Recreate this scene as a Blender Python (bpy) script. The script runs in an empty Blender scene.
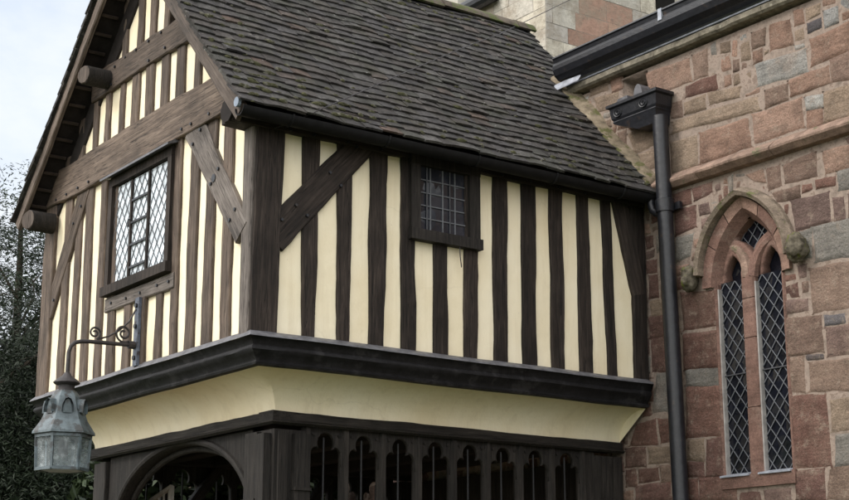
import bpy, bmesh, math, random
from mathutils import Vector, Matrix, noise
C = bpy.context.scene
COL = C.collection
R = random.Random(7)
V = Vector
PI = math.pi
rad = math.radians

# ------------------------------------------------------------------ helpers
def nz(x, y=0.0, z=0.0, s=1.0):
    return noise.noise(V((x*s+13.7, y*s-4.1, z*s+7.9)))

def link(o):
    COL.objects.link(o); return o

def set_parent(o, p):
    if p is not None:
        o.parent = p
        m = Matrix.Identity(4); q = p
        while q is not None:
            m = q['_mw'] if False else m
            q = None
        o.matrix_parent_inverse = WM[p.name].inverted()

WM = {}
def reg(o, mw):
    WM[o.name] = mw.copy()

def thing(name, label, cat, loc, group=None):
    o = bpy.data.objects.new(name, None); link(o)
    o.location = loc
    o.empty_display_size = 0.2
    reg(o, Matrix.Translation(V(loc)))
    o['label'] = label; o['category'] = cat
    if group: o['group'] = group
    return o

def tag(o, label, cat, group=None):
    o['label'] = label; o['category'] = cat
    if group: o['group'] = group
    return o

def from_mesh(name, me, mat, parent=None, mw=None, smooth=False):
    o = bpy.data.objects.new(name, me); link(o)
    if mat is not None:
        if isinstance(mat, (list, tuple)):
            for m in mat: me.materials.append(m)
        else:
            me.materials.append(mat)
    mw = mw or Matrix.Identity(4)
    if smooth:
        me.polygons.foreach_set('use_smooth', [True]*len(me.polygons))
    if parent is not None:
        o.parent = parent
        o.matrix_parent_inverse = WM[parent.name].inverted()
    o.matrix_basis = mw
    reg(o, mw)
    return o

def mesh(name, verts, faces, mat, parent=None, mw=None, smooth=False):
    me = bpy.data.meshes.new(name)
    me.from_pydata([tuple(v) for v in verts], [], faces)
    me.validate(); me.update()
    return from_mesh(name, me, mat, parent, mw, smooth)

class MB:
    """collects shapes for ONE mesh object"""
    def __init__(s): s.v = []; s.f = []
    def add(s, vs, fs):
        n = len(s.v); s.v += [V(v) for v in vs]; s.f += [tuple(i+n for i in f) for f in fs]; return s
    def box(s, lo, hi):
        x0,y0,z0 = lo; x1,y1,z1 = hi
        return s.add([(x0,y0,z0),(x1,y0,z0),(x1,y1,z0),(x0,y1,z0),(x0,y0,z1),(x1,y0,z1),(x1,y1,z1),(x0,y1,z1)],
                     [(0,3,2,1),(4,5,6,7),(0,1,5,4),(1,2,6,5),(2,3,7,6),(3,0,4,7)])
    def bar(s, a, b, w, d, up=(0,0,1)):
        a = V(a); b = V(b); t = (b-a).normalized(); up = V(up)
        if abs(t.dot(up)) > .98: up = V((1,0,0))
        x = t.cross(up).normalized()*w/2; y = x.cross(t).normalized()*d/2
        vs = [a-x-y, a+x-y, a+x+y, a-x+y, b-x-y, b+x-y, b+x+y, b-x+y]
        return s.add(vs, [(0,3,2,1),(4,5,6,7),(0,1,5,4),(1,2,6,5),(2,3,7,6),(3,0,4,7)])
    def tube(s, pts, r, n=10, cap=True):
        pts = [V(p) for p in pts]; rs = r if isinstance(r, (list,tuple)) else [r]*len(pts)
        base = len(s.v); prev = None; vs = []; fs = []
        for i, p in enumerate(pts):
            t = (pts[min(i+1,len(pts)-1)] - pts[max(i-1,0)]).normalized()
            if prev is None:
                u = V((0,0,1)) if abs(t.z) < .9 else V((1,0,0))
                u = (u - t*u.dot(t)).normalized()
            else:
                u = (prev - t*prev.dot(t)).normalized()
            prev = u; w = t.cross(u)
            for k in range(n):
                a = 2*PI*k/n
                vs.append(p + (u*math.cos(a)+w*math.sin(a))*rs[i])
        for i in range(len(pts)-1):
            for k in range(n):
                k2 = (k+1) % n
                fs.append((i*n+k, i*n+k2, (i+1)*n+k2, (i+1)*n+k))
        if cap:
            fs.append(tuple(range(n-1,-1,-1))); fs.append(tuple((len(pts)-1)*n+k for k in range(n)))
        return s.add(vs, fs)
    def sweep(s, prof, path, closed=False, cap=True):
        """prof: function(i)-> list of points of one section"""
        n = None; vs = []; fs = []
        for i in range(path):
            sec = prof(i); n = len(sec); vs += sec
        for i in range(path-1):
            for k in range(n if closed else n-1):
                k2 = (k+1) % n
                fs.append((i*n+k, i*n+k2, (i+1)*n+k2, (i+1)*n+k))
        if closed and cap:
            fs.append(tuple(range(n-1,-1,-1))); fs.append(tuple((path-1)*n+k for k in range(n)))
        return s.add(vs, fs)
    def build(s, name, mat, parent=None, smooth=False, fix=True):
        me = bpy.data.meshes.new(name)
        me.from_pydata([tuple(v) for v in s.v], [], s.f); me.validate(); me.update()
        if fix:
            bm = bmesh.new(); bm.from_mesh(me)
            bmesh.ops.recalc_face_normals(bm, faces=bm.faces)
            bm.to_mesh(me); bm.free()
        o = from_mesh(name, me, mat, parent, None, False)
        if smooth: shade(o)
        return o

def shade(o, ang=40):
    me = o.data
    me.polygons.foreach_set('use_smooth', [True]*len(me.polygons))
    bm = bmesh.new(); bm.from_mesh(me)
    for e in bm.edges:
        if len(e.link_faces) == 2 and e.calc_face_angle(0) > rad(ang): e.smooth = False
    bm.to_mesh(me); bm.free()

def flat(name, polys, depth, fn, mat, parent=None, bevel=0.0, grid=0):
    """2-D outlines (first one outer, the rest holes) extruded; fn maps (u,v,w) to the world, w in [-depth/2, depth/2]"""
    cu = bpy.data.curves.new('tmp', 'CURVE'); cu.dimensions = '2D'; cu.fill_mode = 'BOTH'
    cu.extrude = max(depth/2-bevel, 0.0005)
    if bevel: cu.bevel_depth = bevel; cu.bevel_resolution = 1; cu.offset = -bevel
    for pl in polys:
        sp = cu.splines.new('POLY'); sp.points.add(len(pl)-1)
        for p, q in zip(sp.points, pl): p.co = (q[0], q[1], 0, 1)
        sp.use_cyclic_u = True
    ob = bpy.data.objects.new('tmp', cu); COL.objects.link(ob)
    dg = bpy.context.evaluated_depsgraph_get()
    me = bpy.data.meshes.new_from_object(ob.evaluated_get(dg))
    bpy.data.objects.remove(ob); bpy.data.curves.remove(cu)
    me.name = name
    for v in me.vertices: v.co = fn(*v.co)
    me.materials.clear()
    bm = bmesh.new(); bm.from_mesh(me)
    bmesh.ops.remove_doubles(bm, verts=bm.verts, dist=1e-5)
    bmesh.ops.recalc_face_normals(bm, faces=bm.faces)
    bm.to_mesh(me); bm.free(); me.update()
    return from_mesh(name, me, mat, parent)

def beam(name, parent, a, b, w, d, n, mat, w2=None, wob=.007, ch=.008, seed=None, label=None):
    """a hewn timber: a and b lie on the centre line of its FRONT face, n points outwards"""
    a = V(a); b = V(b); n = V(n).normalized(); t = b-a; L = t.length; t.normalize()
    n = (n - t*n.dot(t)).normalized(); x = t.cross(n)   # local x width, y outward, z along
    M = Matrix((( x.x, n.x, t.x, a.x),(x.y, n.y, t.y, a.y),(x.z, n.z, t.z, a.z),(0,0,0,1)))
    w2 = w2 or w
    sd = R.uniform(0,1000) if seed is None else seed
    N = max(2, int(L/.09))
    vs = []; fs = []
    for i in range(N+1):
        f = i/N; z = f*L; ww = w+(w2-w)*f
        l = -ww/2 + wob*(nz(sd, z, 0, 2.2)*1.6 + nz(sd, z, 3, 9)*.6)
        r = ww/2 + wob*(nz(sd, z, 50, 2.2)*1.6 + nz(sd, z, 60, 9)*.6)
        y = wob*.5*nz(sd, z, 90, 4)
        c = ch*(1+.5*nz(sd,z,20,6))
        m = (l+r)/2
        vs += [(l,-d,z),(l,y-c,z),(l+c,y,z),(m,y+wob*.4*nz(sd,z,77,7),z),(r-c,y,z),(r,y-c,z),(r,-d,z)]
    k = 7
    for i in range(N):
        for j in range(k):
            j2 = (j+1) % k
            fs.append((i*k+j, i*k+j2, (i+1)*k+j2, (i+1)*k+j))
    fs.append(tuple(range(k))[::-1]); fs.append(tuple(N*k+j for j in range(k)))
    me = bpy.data.meshes.new(name); me.from_pydata(vs, [], fs); me.update()
    bm = bmesh.new(); bm.from_mesh(me); bmesh.ops.recalc_face_normals(bm, faces=bm.faces); bm.to_mesh(me); bm.free()
    o = from_mesh(name, me, mat, parent, M)
    if label: o['label'] = label
    return o

def pegs(owner, pts, n, mat, r=.013):
    for p in pts:
        p = V(p); n_ = V(n).normalized()
        MB().tube([p-n_*.01, p+n_*.012], [r, r*.85], 8).build('peg', mat, owner)

# ------------------------------------------------------------------ materials
def new_mat(name):
    m = bpy.data.materials.new(name); m.use_nodes = True
    nt = m.node_tree; nt.nodes.clear()
    out = nt.nodes.new('ShaderNodeOutputMaterial'); b = nt.nodes.new('ShaderNodeBsdfPrincipled')
    nt.links.new(b.outputs[0], out.inputs[0])
    return m, nt, b

def N_(nt, typ, **kw):
    n = nt.nodes.new(typ)
    for k, v in kw.items(): setattr(n, k, v)
    return n

def noise_n(nt, vec, scale, detail=6, rough=.6, dist=0.0):
    n = N_(nt, 'ShaderNodeTexNoise'); n.inputs['Scale'].default_value = scale
    n.inputs['Detail'].default_value = detail; n.inputs['Roughness'].default_value = rough
    n.inputs['Distortion'].default_value = dist
    if vec is not None: nt.links.new(vec, n.inputs['Vector'])
    return n

def ramp(nt, fac, stops):
    r = N_(nt, 'ShaderNodeValToRGB'); el = r.color_ramp.elements
    while len(el) > 1: el.remove(el[-1])
    el[0].position = stops[0][0]; el[0].color = (*stops[0][1], 1)
    for p, c in stops[1:]:
        e = el.new(p); e.color = (*c, 1)
    nt.links.new(fac, r.inputs[0]); return r

def mix(nt, fac, a, b, mode='MIX'):
    m = N_(nt, 'ShaderNodeMix', data_type='RGBA', blend_type=mode)
    def put(sock, v):
        if isinstance(v, (tuple, list)): sock.default_value = (*v, 1)
        elif isinstance(v, (int, float)): sock.default_value = v
        else: nt.links.new(v, sock)
    put(m.inputs[0], fac); put(m.inputs[6], a); put(m.inputs[7], b)
    return m.outputs[2]

def g(v): return (v, v, v)

def bump(nt, b, h, strength=.4, dist=.01):
    n = N_(nt, 'ShaderNodeBump'); n.inputs['Strength'].default_value = strength; n.inputs['Distance'].default_value = dist
    nt.links.new(h, n.inputs['Height']); nt.links.new(n.outputs[0], b.inputs['Normal']); return n

def objvec(nt, scale=(1,1,1), rnd=False):
    tc = N_(nt, 'ShaderNodeTexCoord'); mp = N_(nt, 'ShaderNodeMapping'); mp.inputs['Scale'].default_value = scale
    nt.links.new(tc.outputs['Object'], mp.inputs['Vector'])
    if rnd:
        oi = N_(nt, 'ShaderNodeObjectInfo'); mu = N_(nt, 'ShaderNodeMath', operation='MULTIPLY'); mu.inputs[1].default_value = 57.0
        nt.links.new(oi.outputs['Random'], mu.inputs[0])
        cb = N_(nt, 'ShaderNodeCombineXYZ')
        for i in range(3): nt.links.new(mu.outputs[0], cb.inputs[i])
        nt.links.new(cb.outputs[0], mp.inputs['Location'])
    return mp.outputs[0]

def timber_mat(name, dark, mid, light, rough=.75, bstr=.55):
    m, nt, b = new_mat(name)
    vec = objvec(nt, (16, 16, 1.1), True)
    grain = noise_n(nt, vec, 3.2, 8, .68, .5)
    vec2 = objvec(nt, (1, 1, .6), True)
    big = noise_n(nt, vec2, 4.5, 4, .6)
    c1 = ramp(nt, grain.outputs[0], [(.28, dark), (.5, mid), (.75, light)])
    c2 = ramp(nt, big.outputs[0], [(.3, g(.5)), (.5, g(1.0)), (.72, g(1.45))])
    col = mix(nt, .85, c1.outputs[0], c2.outputs[0], 'MULTIPLY')
    # drying shakes along the grain
    vec3 = objvec(nt, (26, 26, .55), True)
    cr = noise_n(nt, vec3, 1.6, 3, .5, .3)
    crk = ramp(nt, cr.outputs[0], [(.485, g(0)), (.5, g(1)), (.515, g(0))])
    col = mix(nt, crk.outputs[0], col, tuple(v*.3 for v in dark))
    oi = N_(nt, 'ShaderNodeObjectInfo')
    hv = ramp(nt, oi.outputs['Random'], [(0, g(.72)), (1, g(1.25))])
    col = mix(nt, 1.0, col, hv.outputs[0], 'MULTIPLY')
    nt.links.new(col, b.inputs['Base Color']); b.inputs['Roughness'].default_value = rough
    b.inputs['Specular IOR Level'].default_value = .3
    hh = mix(nt, crk.outputs[0], grain.outputs[0], (0,0,0))
    bump(nt, b, hh, bstr, .012)
    return m

def plain(name, col, rough=.6, metal=0.0, var=.25, scale=12, bstr=.15, spec=.4, spots=None, grain=False):
    m, nt, b = new_mat(name)
    vec = objvec(nt)
    n = noise_n(nt, vec, scale, 6, .65)
    r = ramp(nt, n.outputs[0], [(.3, tuple(v*(1-var) for v in col)), (.7, tuple(v*(1+var) for v in col))])
    c = r.outputs[0]
    if spots:
        n2 = noise_n(nt, vec, spots[1], 5, .7)
        r2 = ramp(nt, n2.outputs[0], [(spots[2], g(0)), (spots[2]+.07, g(1))])
        c = mix(nt, r2.outputs[0], c, spots[0])
    if grain:       # sandy stone: fine speckle, bedding streaks, pale scars
        fg = noise_n(nt, vec, 85, 4, .75); fr_ = ramp(nt, fg.outputs[0], [(.3, g(.66)), (.7, g(1.36))])
        c = mix(nt, 1.0, c, fr_.outputs[0], 'MULTIPLY')
        bd = noise_n(nt, objvec(nt, (1.5, 1.5, 14)), 2.2, 6, .7, .6); br_ = ramp(nt, bd.outputs[0], [(.32, g(.72)), (.5, g(1.0)), (.7, g(1.2))])
        c = mix(nt, .8, c, br_.outputs[0], 'MULTIPLY')
        n = fg
    nt.links.new(c, b.inputs['Base Color']); b.inputs['Roughness'].default_value = rough
    b.inputs['Metallic'].default_value = metal; b.inputs['Specular IOR Level'].default_value = spec
    if bstr: bump(nt, b, n.outputs[0], bstr, .01)
    return m

def plaster_mat():
    m, nt, b = new_mat('cream_limewash')
    vec = objvec(nt)
    big = noise_n(nt, vec, 1.6, 5, .55)
    c = ramp(nt, big.outputs[0], [(.3, (.75, .65, .455)), (.5, (.82, .732, .545)), (.7, (.85, .775, .605))]).outputs[0]
    st = noise_n(nt, objvec(nt, (9, 9, .8)), 1.5, 7, .65)
    stm = ramp(nt, st.outputs[0], [(.50, g(0)), (.74, g(.30))])
    c = mix(nt, stm.outputs[0], c, (.52, .43, .29))
    sp = noise_n(nt, vec, 30, 4, .7)
    spm = ramp(nt, sp.outputs[0], [(.68, g(0)), (.74, g(.5))])
    c = mix(nt, spm.outputs[0], c, (.5, .44, .33))
    wv = noise_n(nt, vec, 5, 4, .6)
    wm = mix(nt, .16, vec, wv.outputs['Color'])
    vr = N_(nt, 'ShaderNodeTexVoronoi', feature='DISTANCE_TO_EDGE'); vr.inputs['Scale'].default_value = 1.7; nt.links.new(wm, vr.inputs['Vector'])
    ck = ramp(nt, vr.outputs['Distance'], [(0, g(.55)), (.006, g(.25)), (.011, g(0))])
    gate = noise_n(nt, vec, 1.1, 2, .5); gr_ = ramp(nt, gate.outputs[0], [(.5, g(0)), (.6, g(1))])
    c = mix(nt, mix(nt, 1.0, mix(nt, 1.0, ck.outputs[0], gr_.outputs[0], 'MULTIPLY'), (.3, .3, .3), 'MULTIPLY'), c, (.40, .33, .22))
    nt.links.new(c, b.inputs['Base Color']); b.inputs['Roughness'].default_value = .9
    b.inputs['Specular IOR Level'].default_value = .15
    h = noise_n(nt, vec, 11, 5, .6)
    bump(nt, b, h.outputs[0], .45, .012)
    return m

def attr_mat(name, attr, rough=.9, n_scale=9, n_lo=.72, n_hi=1.28, bstr=.5, bscale=28, extra=None, spec=.2):
    m, nt, b = new_mat(name)
    at = N_(nt, 'ShaderNodeAttribute', attribute_name=attr)
    vec = objvec(nt)
    n = noise_n(nt, vec, n_scale, 7, .68)
    r = ramp(nt, n.outputs[0], [(.28, g(n_lo)), (.72, g(n_hi))])
    c = mix(nt, 1.0, at.outputs['Color'], r.outputs[0], 'MULTIPLY')
    if extra: c = extra(nt, vec, c)
    nt.links.new(c, b.inputs['Base Color']); b.inputs['Roughness'].default_value = rough
    b.inputs['Specular IOR Level'].default_value = spec
    h = noise_n(nt, vec, bscale, 8, .7)
    bump(nt, b, h.outputs[0], bstr, .018)
    return m

def patch(nt, vec, c, col, scale, lo, hi, amt=1.0, detail=6, rough=.65):
    n = noise_n(nt, vec, scale, detail, rough)
    r = ramp(nt, n.outputs[0], [(lo, g(0)), (hi, g(amt))])
    return mix(nt, r.outputs[0], c, col)

def stone_extra(nt, vec, c):
    c = patch(nt, vec, c, (.25, .18, .14), 3.2, .50, .70, .45)
    c = patch(nt, vec, c, (.28, .225, .18), 11, .54, .66, .6, 8, .75)     # pale lichen and smeared mortar
    c = patch(nt, vec, c, (.10, .08, .07), 8, .58, .72, .65, 8, .75)        # soot and damp marks
    c = patch(nt, vec, c, (.12, .085, .07), 34, .58, .70, .5, 6, .8)
    fg = noise_n(nt, vec, 85, 4, .75)
    fr_ = ramp(nt, fg.outputs[0], [(.3, g(.66)), (.7, g(1.36))])
    c = mix(nt, 1.0, c, fr_.outputs[0], 'MULTIPLY')
    bd = noise_n(nt, objvec(nt, (1.2, 1.2, 17)), 2.2, 6, .7, .6)       # bedding streaks
    br_ = ramp(nt, bd.outputs[0], [(.32, g(.74)), (.5, g(1.0)), (.7, g(1.2))])
    c = mix(nt, .8, c, br_.outputs[0], 'MULTIPLY')
    c = patch(nt, vec, c, (.38, .335, .28), 55, .66, .72, .6)
    return c

def tile_extra(nt, vec, c):
    c = patch(nt, vec, c, (.040, .040, .024), 4.2, .52, .64, .6, 9, .75)   # moss
    c = patch(nt, vec, c, (.19, .18, .165), 7, .57, .66, .6, 9, .82)
    c = patch(nt, vec, c, (.36, .35, .33), 22, .66, .71, .85)       # lichen
    c = patch(nt, vec, c, (.012, .011, .010), 6, .52, .68, .7)
    return c

M = {}
M['timber_gable'] = timber_mat('weathered_brown_oak', (.040, .029, .023), (.094, .069, .053), (.172, .133, .106))
M['timber_grey'] = timber_mat('silvered_grey_oak', (.052, .043, .038), (.118, .101, .090), (.215, .192, .175))
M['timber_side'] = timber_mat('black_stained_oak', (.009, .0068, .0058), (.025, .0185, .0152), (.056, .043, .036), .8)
M['timber_low'] = timber_mat('dark_brown_oak', (.006, .005, .005), (.0165, .0138, .012), (.038, .033, .029), .75)
M['mould'] = plain('black_painted_moulding', (.0075, .0072, .0082), .62, 0, .6, 10, .9, .25, ((.022, .021, .022), 5, .56))
M['lead'] = plain('weathered_lead', (.105, .105, .115), .5, 0, .4, 14, .3, .4)
M['gutterend'] = plain('blue_grey_gutter_end', (.20, .24, .30), .6, 0, .3, 20, .2, .3)
M['fillet_pale'] = plain('pale_window_mortar', (.30, .285, .275), .9, 0, .3, 12, .5, .1)
M['leadpale'] = plain('bright_lead_flashing', (.30, .32, .37), .5, 0, .4, 12, .2, .5)
M['came'] = plain('window_lead_came', (.115, .122, .135), .55, 0, .25, 40, .1)
M['came_dark'] = plain('dark_window_came', (.055, .057, .065), .5, 0, .25, 40, .1)
M['guard'] = plain('dull_iron_guard_bar', (.016, .016, .018), .6, 0, .3, 20, .2, .3)
M['iron'] = plain('black_cast_iron', (.009, .010, .014), .42, 0, .45, 22, .35, .5, ((.032, .022, .017), 11, .60))
M['rustiron'] = plain('rusting_bracket_iron', (.03, .026, .028), .6, 0, .4, 30, .2, .4)
M['bluepaint'] = plain('flaking_blue_grey_paint', (.10, .115, .15), .6, 0, .5, 22, .3, .3, ((.04, .03, .03), 16, .55))
M['verdigris'] = plain('verdigris_copper', (.088, .113, .127), .55, 0, .45, 16, .3, .4, ((.045, .048, .05), 10, .52))
M['plaster'] = plaster_mat()
M['mortar'] = plain('lime_mortar', (.265, .212, .178), .95, 0, .4, 14, 1.0, .1, ((.19, .145, .12), 14, .54))
M['tower_mortar'] = plain('pale_lime_mortar', (.34, .325, .29), .95, 0, .15, 9, .2, .1)
M['stone'] = attr_mat('coursed_sandstone', 'stone_colour', .92, 8, .66, 1.34, 1.0, 48, stone_extra)
M['dressed'] = plain('dressed_red_sandstone', (.165, .099, .080), .9, 0, .34, 7, .6, .2, ((.20, .135, .11), 4, .54), True)
M['dressed_pale'] = plain('worn_buff_sandstone', (.215, .15, .118), .92, 0, .4, 8, .6, .2, ((.13, .125, .075), 6, .60), True)
M['voussoir'] = plain('pink_voussoir_stone', (.24, .155, .122), .9, 0, .3, 7, .6, .2, ((.21, .125, .10), 4, .54), True)
M['hoodstone'] = plain('lichened_hood_stone', (.20, .16, .125), .95, 0, .45, 12, .8, .15, ((.125, .125, .06), 7, .58), True)
M['moss'] = plain('mossy_carved_stone', (.105, .092, .07), 1.0, 0, .6, 26, 1.0, .1, ((.11, .12, .035), 11, .55))
M['mosscushion'] = plain('dull_moss_cushion', (.046, .046, .025), 1, 0, .6, 30, .6, .1, ((.11, .105, .085), 13, .52))
M['fillet'] = plain('lichened_cement_fillet', (.20, .165, .12), .95, 0, .5, 13, .9, .1, ((.10, .10, .045), 8, .52))
M['eavestone'] = plain('grey_lichened_eaves_stone', (.19, .17, .135), .95, 0, .5, 13, .9, .1, ((.36, .34, .28), 9, .58))
M['gutter'] = plain('matt_black_gutter', (.006, .006, .0065), .7, 0, .4, 18, .2, .2)
def ashlar_extra(nt, vec, c):
    c = patch(nt, vec, c, (.26, .22, .17), 3.2, .46, .64, .75, 9, .75)
    return patch(nt, vec, c, (.13, .115, .095), 11, .56, .68, .7, 9, .8)
M['ashlar'] = attr_mat('pale_tower_ashlar', 'stone_colour', .95, 9, .75, 1.2, .9, 22, ashlar_extra)
M['tile'] = attr_mat('old_clay_tile', 'tile_colour', .88, 18, .5, 1.5, .9, 50, tile_extra, .25)
M['ridge'] = plain('mossy_ridge_tile', (.085, .07, .055), .95, 0, .5, 10, .9, .2, ((.07, .08, .03), 6, .5))
M['soffit'] = plain('dark_soffit_board', (.016, .013, .012), .85, 0, .4, 9, .4, .2)  # near-black brown for eaves, left rafter and ceiling
M['batten'] = plain('riven_batten', (.045, .034, .028), .85, 0, .4, 9, .4, .2)
M['barge'] = timber_mat('weathered_barge_oak', (.055, .041, .033), (.108, .083, .068), (.18, .145, .122))
M['inside'] = plain('dark_interior_panel', (.01, .009, .008), .9, 0, .3, 6, .2, .1)  # near-black colour stands in for the dark behind openings
M['lime_light'] = plain('pale_oiled_slat', (.26, .24, .215), .7, 0, .2, 15, .2)

def glass_mat(name, col, rough, spec):
    m, nt, b = new_mat(name)
    vec = objvec(nt)
    n = noise_n(nt, vec, 7, 3, .5)
    r = ramp(nt, n.outputs[0], [(.35, tuple(v*.65 for v in col)), (.65, tuple(v*1.3 for v in col))])
    nt.links.new(r.outputs[0], b.inputs['Base Color']); b.inputs['Roughness'].default_value = rough
    b.inputs['Specular IOR Level'].default_value = spec
    # every quarry sits at its own slight tilt
    vo = N_(nt, 'ShaderNodeTexVoronoi'); vo.inputs['Scale'].default_value = 9.5; nt.links.new(vec, vo.inputs['Vector'])
    s1 = N_(nt, 'ShaderNodeVectorMath', operation='SUBTRACT'); s1.inputs[1].default_value = (.5, .5, .5); nt.links.new(vo.outputs['Color'], s1.inputs[0])
    s2 = N_(nt, 'ShaderNodeVectorMath', operation='SCALE'); s2.inputs['Scale'].default_value = .22; nt.links.new(s1.outputs[0], s2.inputs[0])
    ge = N_(nt, 'ShaderNodeNewGeometry'); s3 = N_(nt, 'ShaderNodeVectorMath', operation='ADD'); nt.links.new(ge.outputs['Normal'], s3.inputs[0]); nt.links.new(s2.outputs[0], s3.inputs[1])
    s4 = N_(nt, 'ShaderNodeVectorMath', operation='NORMALIZE'); nt.links.new(s3.outputs[0], s4.inputs[0])
    n2 = noise_n(nt, vec, 9, 2, .5)
    bp = bump(nt, b, n2.outputs[0], .12, .01); nt.links.new(s4.outputs[0], bp.inputs['Normal'])
    return m
M['glass_dark'] = glass_mat('old_dark_leaded_glass', (.008, .009, .014), .08, .5)
M['glass_side'] = glass_mat('dusty_dark_glass', (.022, .024, .032), .15, .5)
M['glass_bright'] = glass_mat('pale_blue_glass', (.70, .77, .83), .12, .6)  # panes given a pale blue-white base colour; nothing hangs behind them
def lantern_glass():
    m, nt, b = new_mat('mottled_lantern_glass')
    out = [n for n in nt.nodes if n.type == 'OUTPUT_MATERIAL'][0]
    b.inputs['Base Color'].default_value = (.55, .60, .62, 1); b.inputs['Roughness'].default_value = .3
    tr = N_(nt, 'ShaderNodeBsdfTransparent'); tr.inputs[0].default_value = (.93, .96, .97, 1)
    vec = objvec(nt); n = noise_n(nt, vec, 11, 7, .7)
    r = ramp(nt, n.outputs[0], [(.35, g(.05)), (.55, g(.14)), (.72, g(.40))])
    mx = N_(nt, 'ShaderNodeMixShader'); nt.links.new(r.outputs[0], mx.inputs[0]); nt.links.new(tr.outputs[0], mx.inputs[1]); nt.links.new(b.outputs[0], mx.inputs[2])
    nt.links.new(mx.outputs[0], out.inputs[0])
    return m
M['lglass'] = lantern_glass()

def leaf_mat(name, dark, light, rough=.6):
    m, nt, b = new_mat(name)
    at = N_(nt, 'ShaderNodeAttribute', attribute_name='leaf_colour')
    r = ramp(nt, at.outputs['Fac'], [(0, dark), (1, light)])
    nt.links.new(r.outputs[0], b.inputs['Base Color']); b.inputs['Roughness'].default_value = rough
    b.inputs['Specular IOR Level'].default_value = .25
    return m
# ================================================================== THE PORCH
D = 3.64                                  # the church wall stands in the plane y = D
PX = thing('church_porch', 'two-storey timber-framed church porch with cream plaster stripes and a mossy tiled roof', 'porch', (-1.8, 1.8, 0))
GN = (0, -1, 0); SN = (1, 0, 0)
TG, TS, TL = M['timber_gable'], M['timber_side'], M['timber_low']
RZ, RX = 7.17, -1.81                      # ridge
SR = (RZ-5.05)/(.17-RX)                   # right slope, left slope (dz/dx)
SLF = (RZ-5.08)/(RX+3.86)
def roof_z(x): return RZ-(x-RX)*SR if x > RX else RZ-(RX-x)*SLF

def gx(x0, x1, z0, z1, y=0.0, mat=TG, name='stud', x0b=None, x1b=None, d=.12, wob=.009):
    """upright timber of the gable wall: x0..x1 at the foot, optionally another width at the head"""
    x0b = x0 if x0b is None else x0b; x1b = x1 if x1b is None else x1b
    return beam(name, PX, ((x0+x1)/2, y, z0), ((x0b+x1b)/2, y, z1), x1-x0, d, GN, mat, w2=x1b-x0b, wob=wob)
def sy(y0, y1, z0, z1, x=0.0, mat=TS, name='stud', y0b=None, y1b=None, d=.12, wob=.009):
    y0b = y0 if y0b is None else y0b; y1b = y1 if y1b is None else y1b
    return beam(name, PX, (x, (y0+y1)/2, z0), (x, (y0b+y1b)/2, z1), y1-y0, d, SN, mat, w2=y1b-y0b, wob=wob)

# ---- plaster infill (one rendered sheet per wall)
gp = [(-3.6, 3.47), (-.06, 3.47), (-.06, 5.0), (-1.16, 6.28), (-1.23, 6.12), (-1.43, 6.12), (-1.45, 6.58), (RX, RZ-.24), (-3.6, 5.06)]
win = [(-2.3, 4.17), (-1.2, 4.17), (-1.2, 5.07), (-2.3, 5.07)]
flat('plaster_infill', [gp, win], .05, lambda u, v, w: V((u, .047+w + .006*nz(u, v, 2, 3), v)), M['plaster'], PX)
flat('plaster_infill', [[(.06, 3.47), (D-.03, 3.47), (D-.03, 5.02), (.06, 5.02)], [(1.34, 4.38), (1.86, 4.38), (1.86, 4.95), (1.34, 4.95)]],
     .05, lambda u, v, w: V((-.047-w, u, v)), M['plaster'], PX)
MB().box((-3.55, .1, 3.3), (-.1, D-.02, 3.46)).build('chamber_floor', M['inside'], PX)
MB().box((-3.5, .35, 3.5), (-3.46, D-.1, 5.0)).box((-3.5, .30, 3.47), (-.1, .34, 5.0)).box((-.14, .35, 3.47), (-.10, D-.1, 5.0)).build('inner_lining', M['inside'], PX)
MB().box((-2.1, .3, 5.0), (-1.15, .33, 6.3)).build('loft_shade_panel', M['inside'], PX)  # dark panel stands in for the unlit attic behind the gap
MB().box((-3.66, .1, 3.4), (-3.6, D-.02, 5.0)).build('plaster_infill', M['plaster'], PX)
for y in (.5, .95, 1.4, 1.85, 2.3, 2.75, 3.2):
    beam('stud', PX, (-3.68, y, 3.45), (-3.68, y, 5.0), .13, .1, (-1, 0, 0), TG)

# ---- gable: lowest tier
ZB = 3.485
low = [(-3.28, -3.15, None, None), (-3.03, -2.925, None, None), (-2.80, -2.675, -2.86, -2.71), (-2.53, -2.405, -2.55, -2.435)]
post_l = gx(-3.69, -3.47, ZB, 5.36, -.012, name='corner_post', d=.2)
for a, b, c, d in low: gx(a, b, ZB, 5.16, x0b=c, x1b=d)
gx(-2.285, -2.15, ZB, 5.16, -.002, x0b=-2.36, x1b=-2.22)
gx(-1.18, -1.085, ZB, 5.16, -.002, x0b=-1.235, x1b=-1.11)
gx(-.955, -.82, ZB, 5.16); gx(-.695, -.56, ZB, 5.16); gx(-.425, -.29, ZB, 5.16, x0b=-.45, x1b=-.31)
gx(-2.0, -1.875, ZB, 4.08); gx(-1.445, -1.335, ZB, 4.08)
gx(-1.765, -1.60, ZB, 4.08, -.01)
post = beam('corner_post', PX, (-.068, -.013, ZB), (-.066, -.013, 5.05), .128, .10, GN, M['timber_grey'], wob=.004)
r1 = beam('window_rail', PX, (-2.33, -.012, 4.068), (-1.13, -.012, 4.062), .115, .12, GN, M['timber_grey'])
pegs(r1, [(-2.2, -.012, 4.07), (-1.93, -.012, 4.06), (-1.68, -.012, 4.06), (-1.39, -.012, 4.065), (-1.2, -.012, 4.06)], GN, M['iron'])
b1 = beam('brace', PX, (-2.86, -.008, 5.2), (-3.53, -.008, 4.2), .215, .12, GN, TG, w2=.17)
pegs(b1, [(-2.92, -.008, 5.02), (-3.06, -.008, 4.9), (-3.4, -.008, 4.3)], GN, M['iron'])
b2 = beam('brace', PX, (-.93, -.016, 5.19), (-.13, -.016, 4.2), .25, .12, GN, M['timber_grey'], w2=.205, wob=.014)
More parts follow.
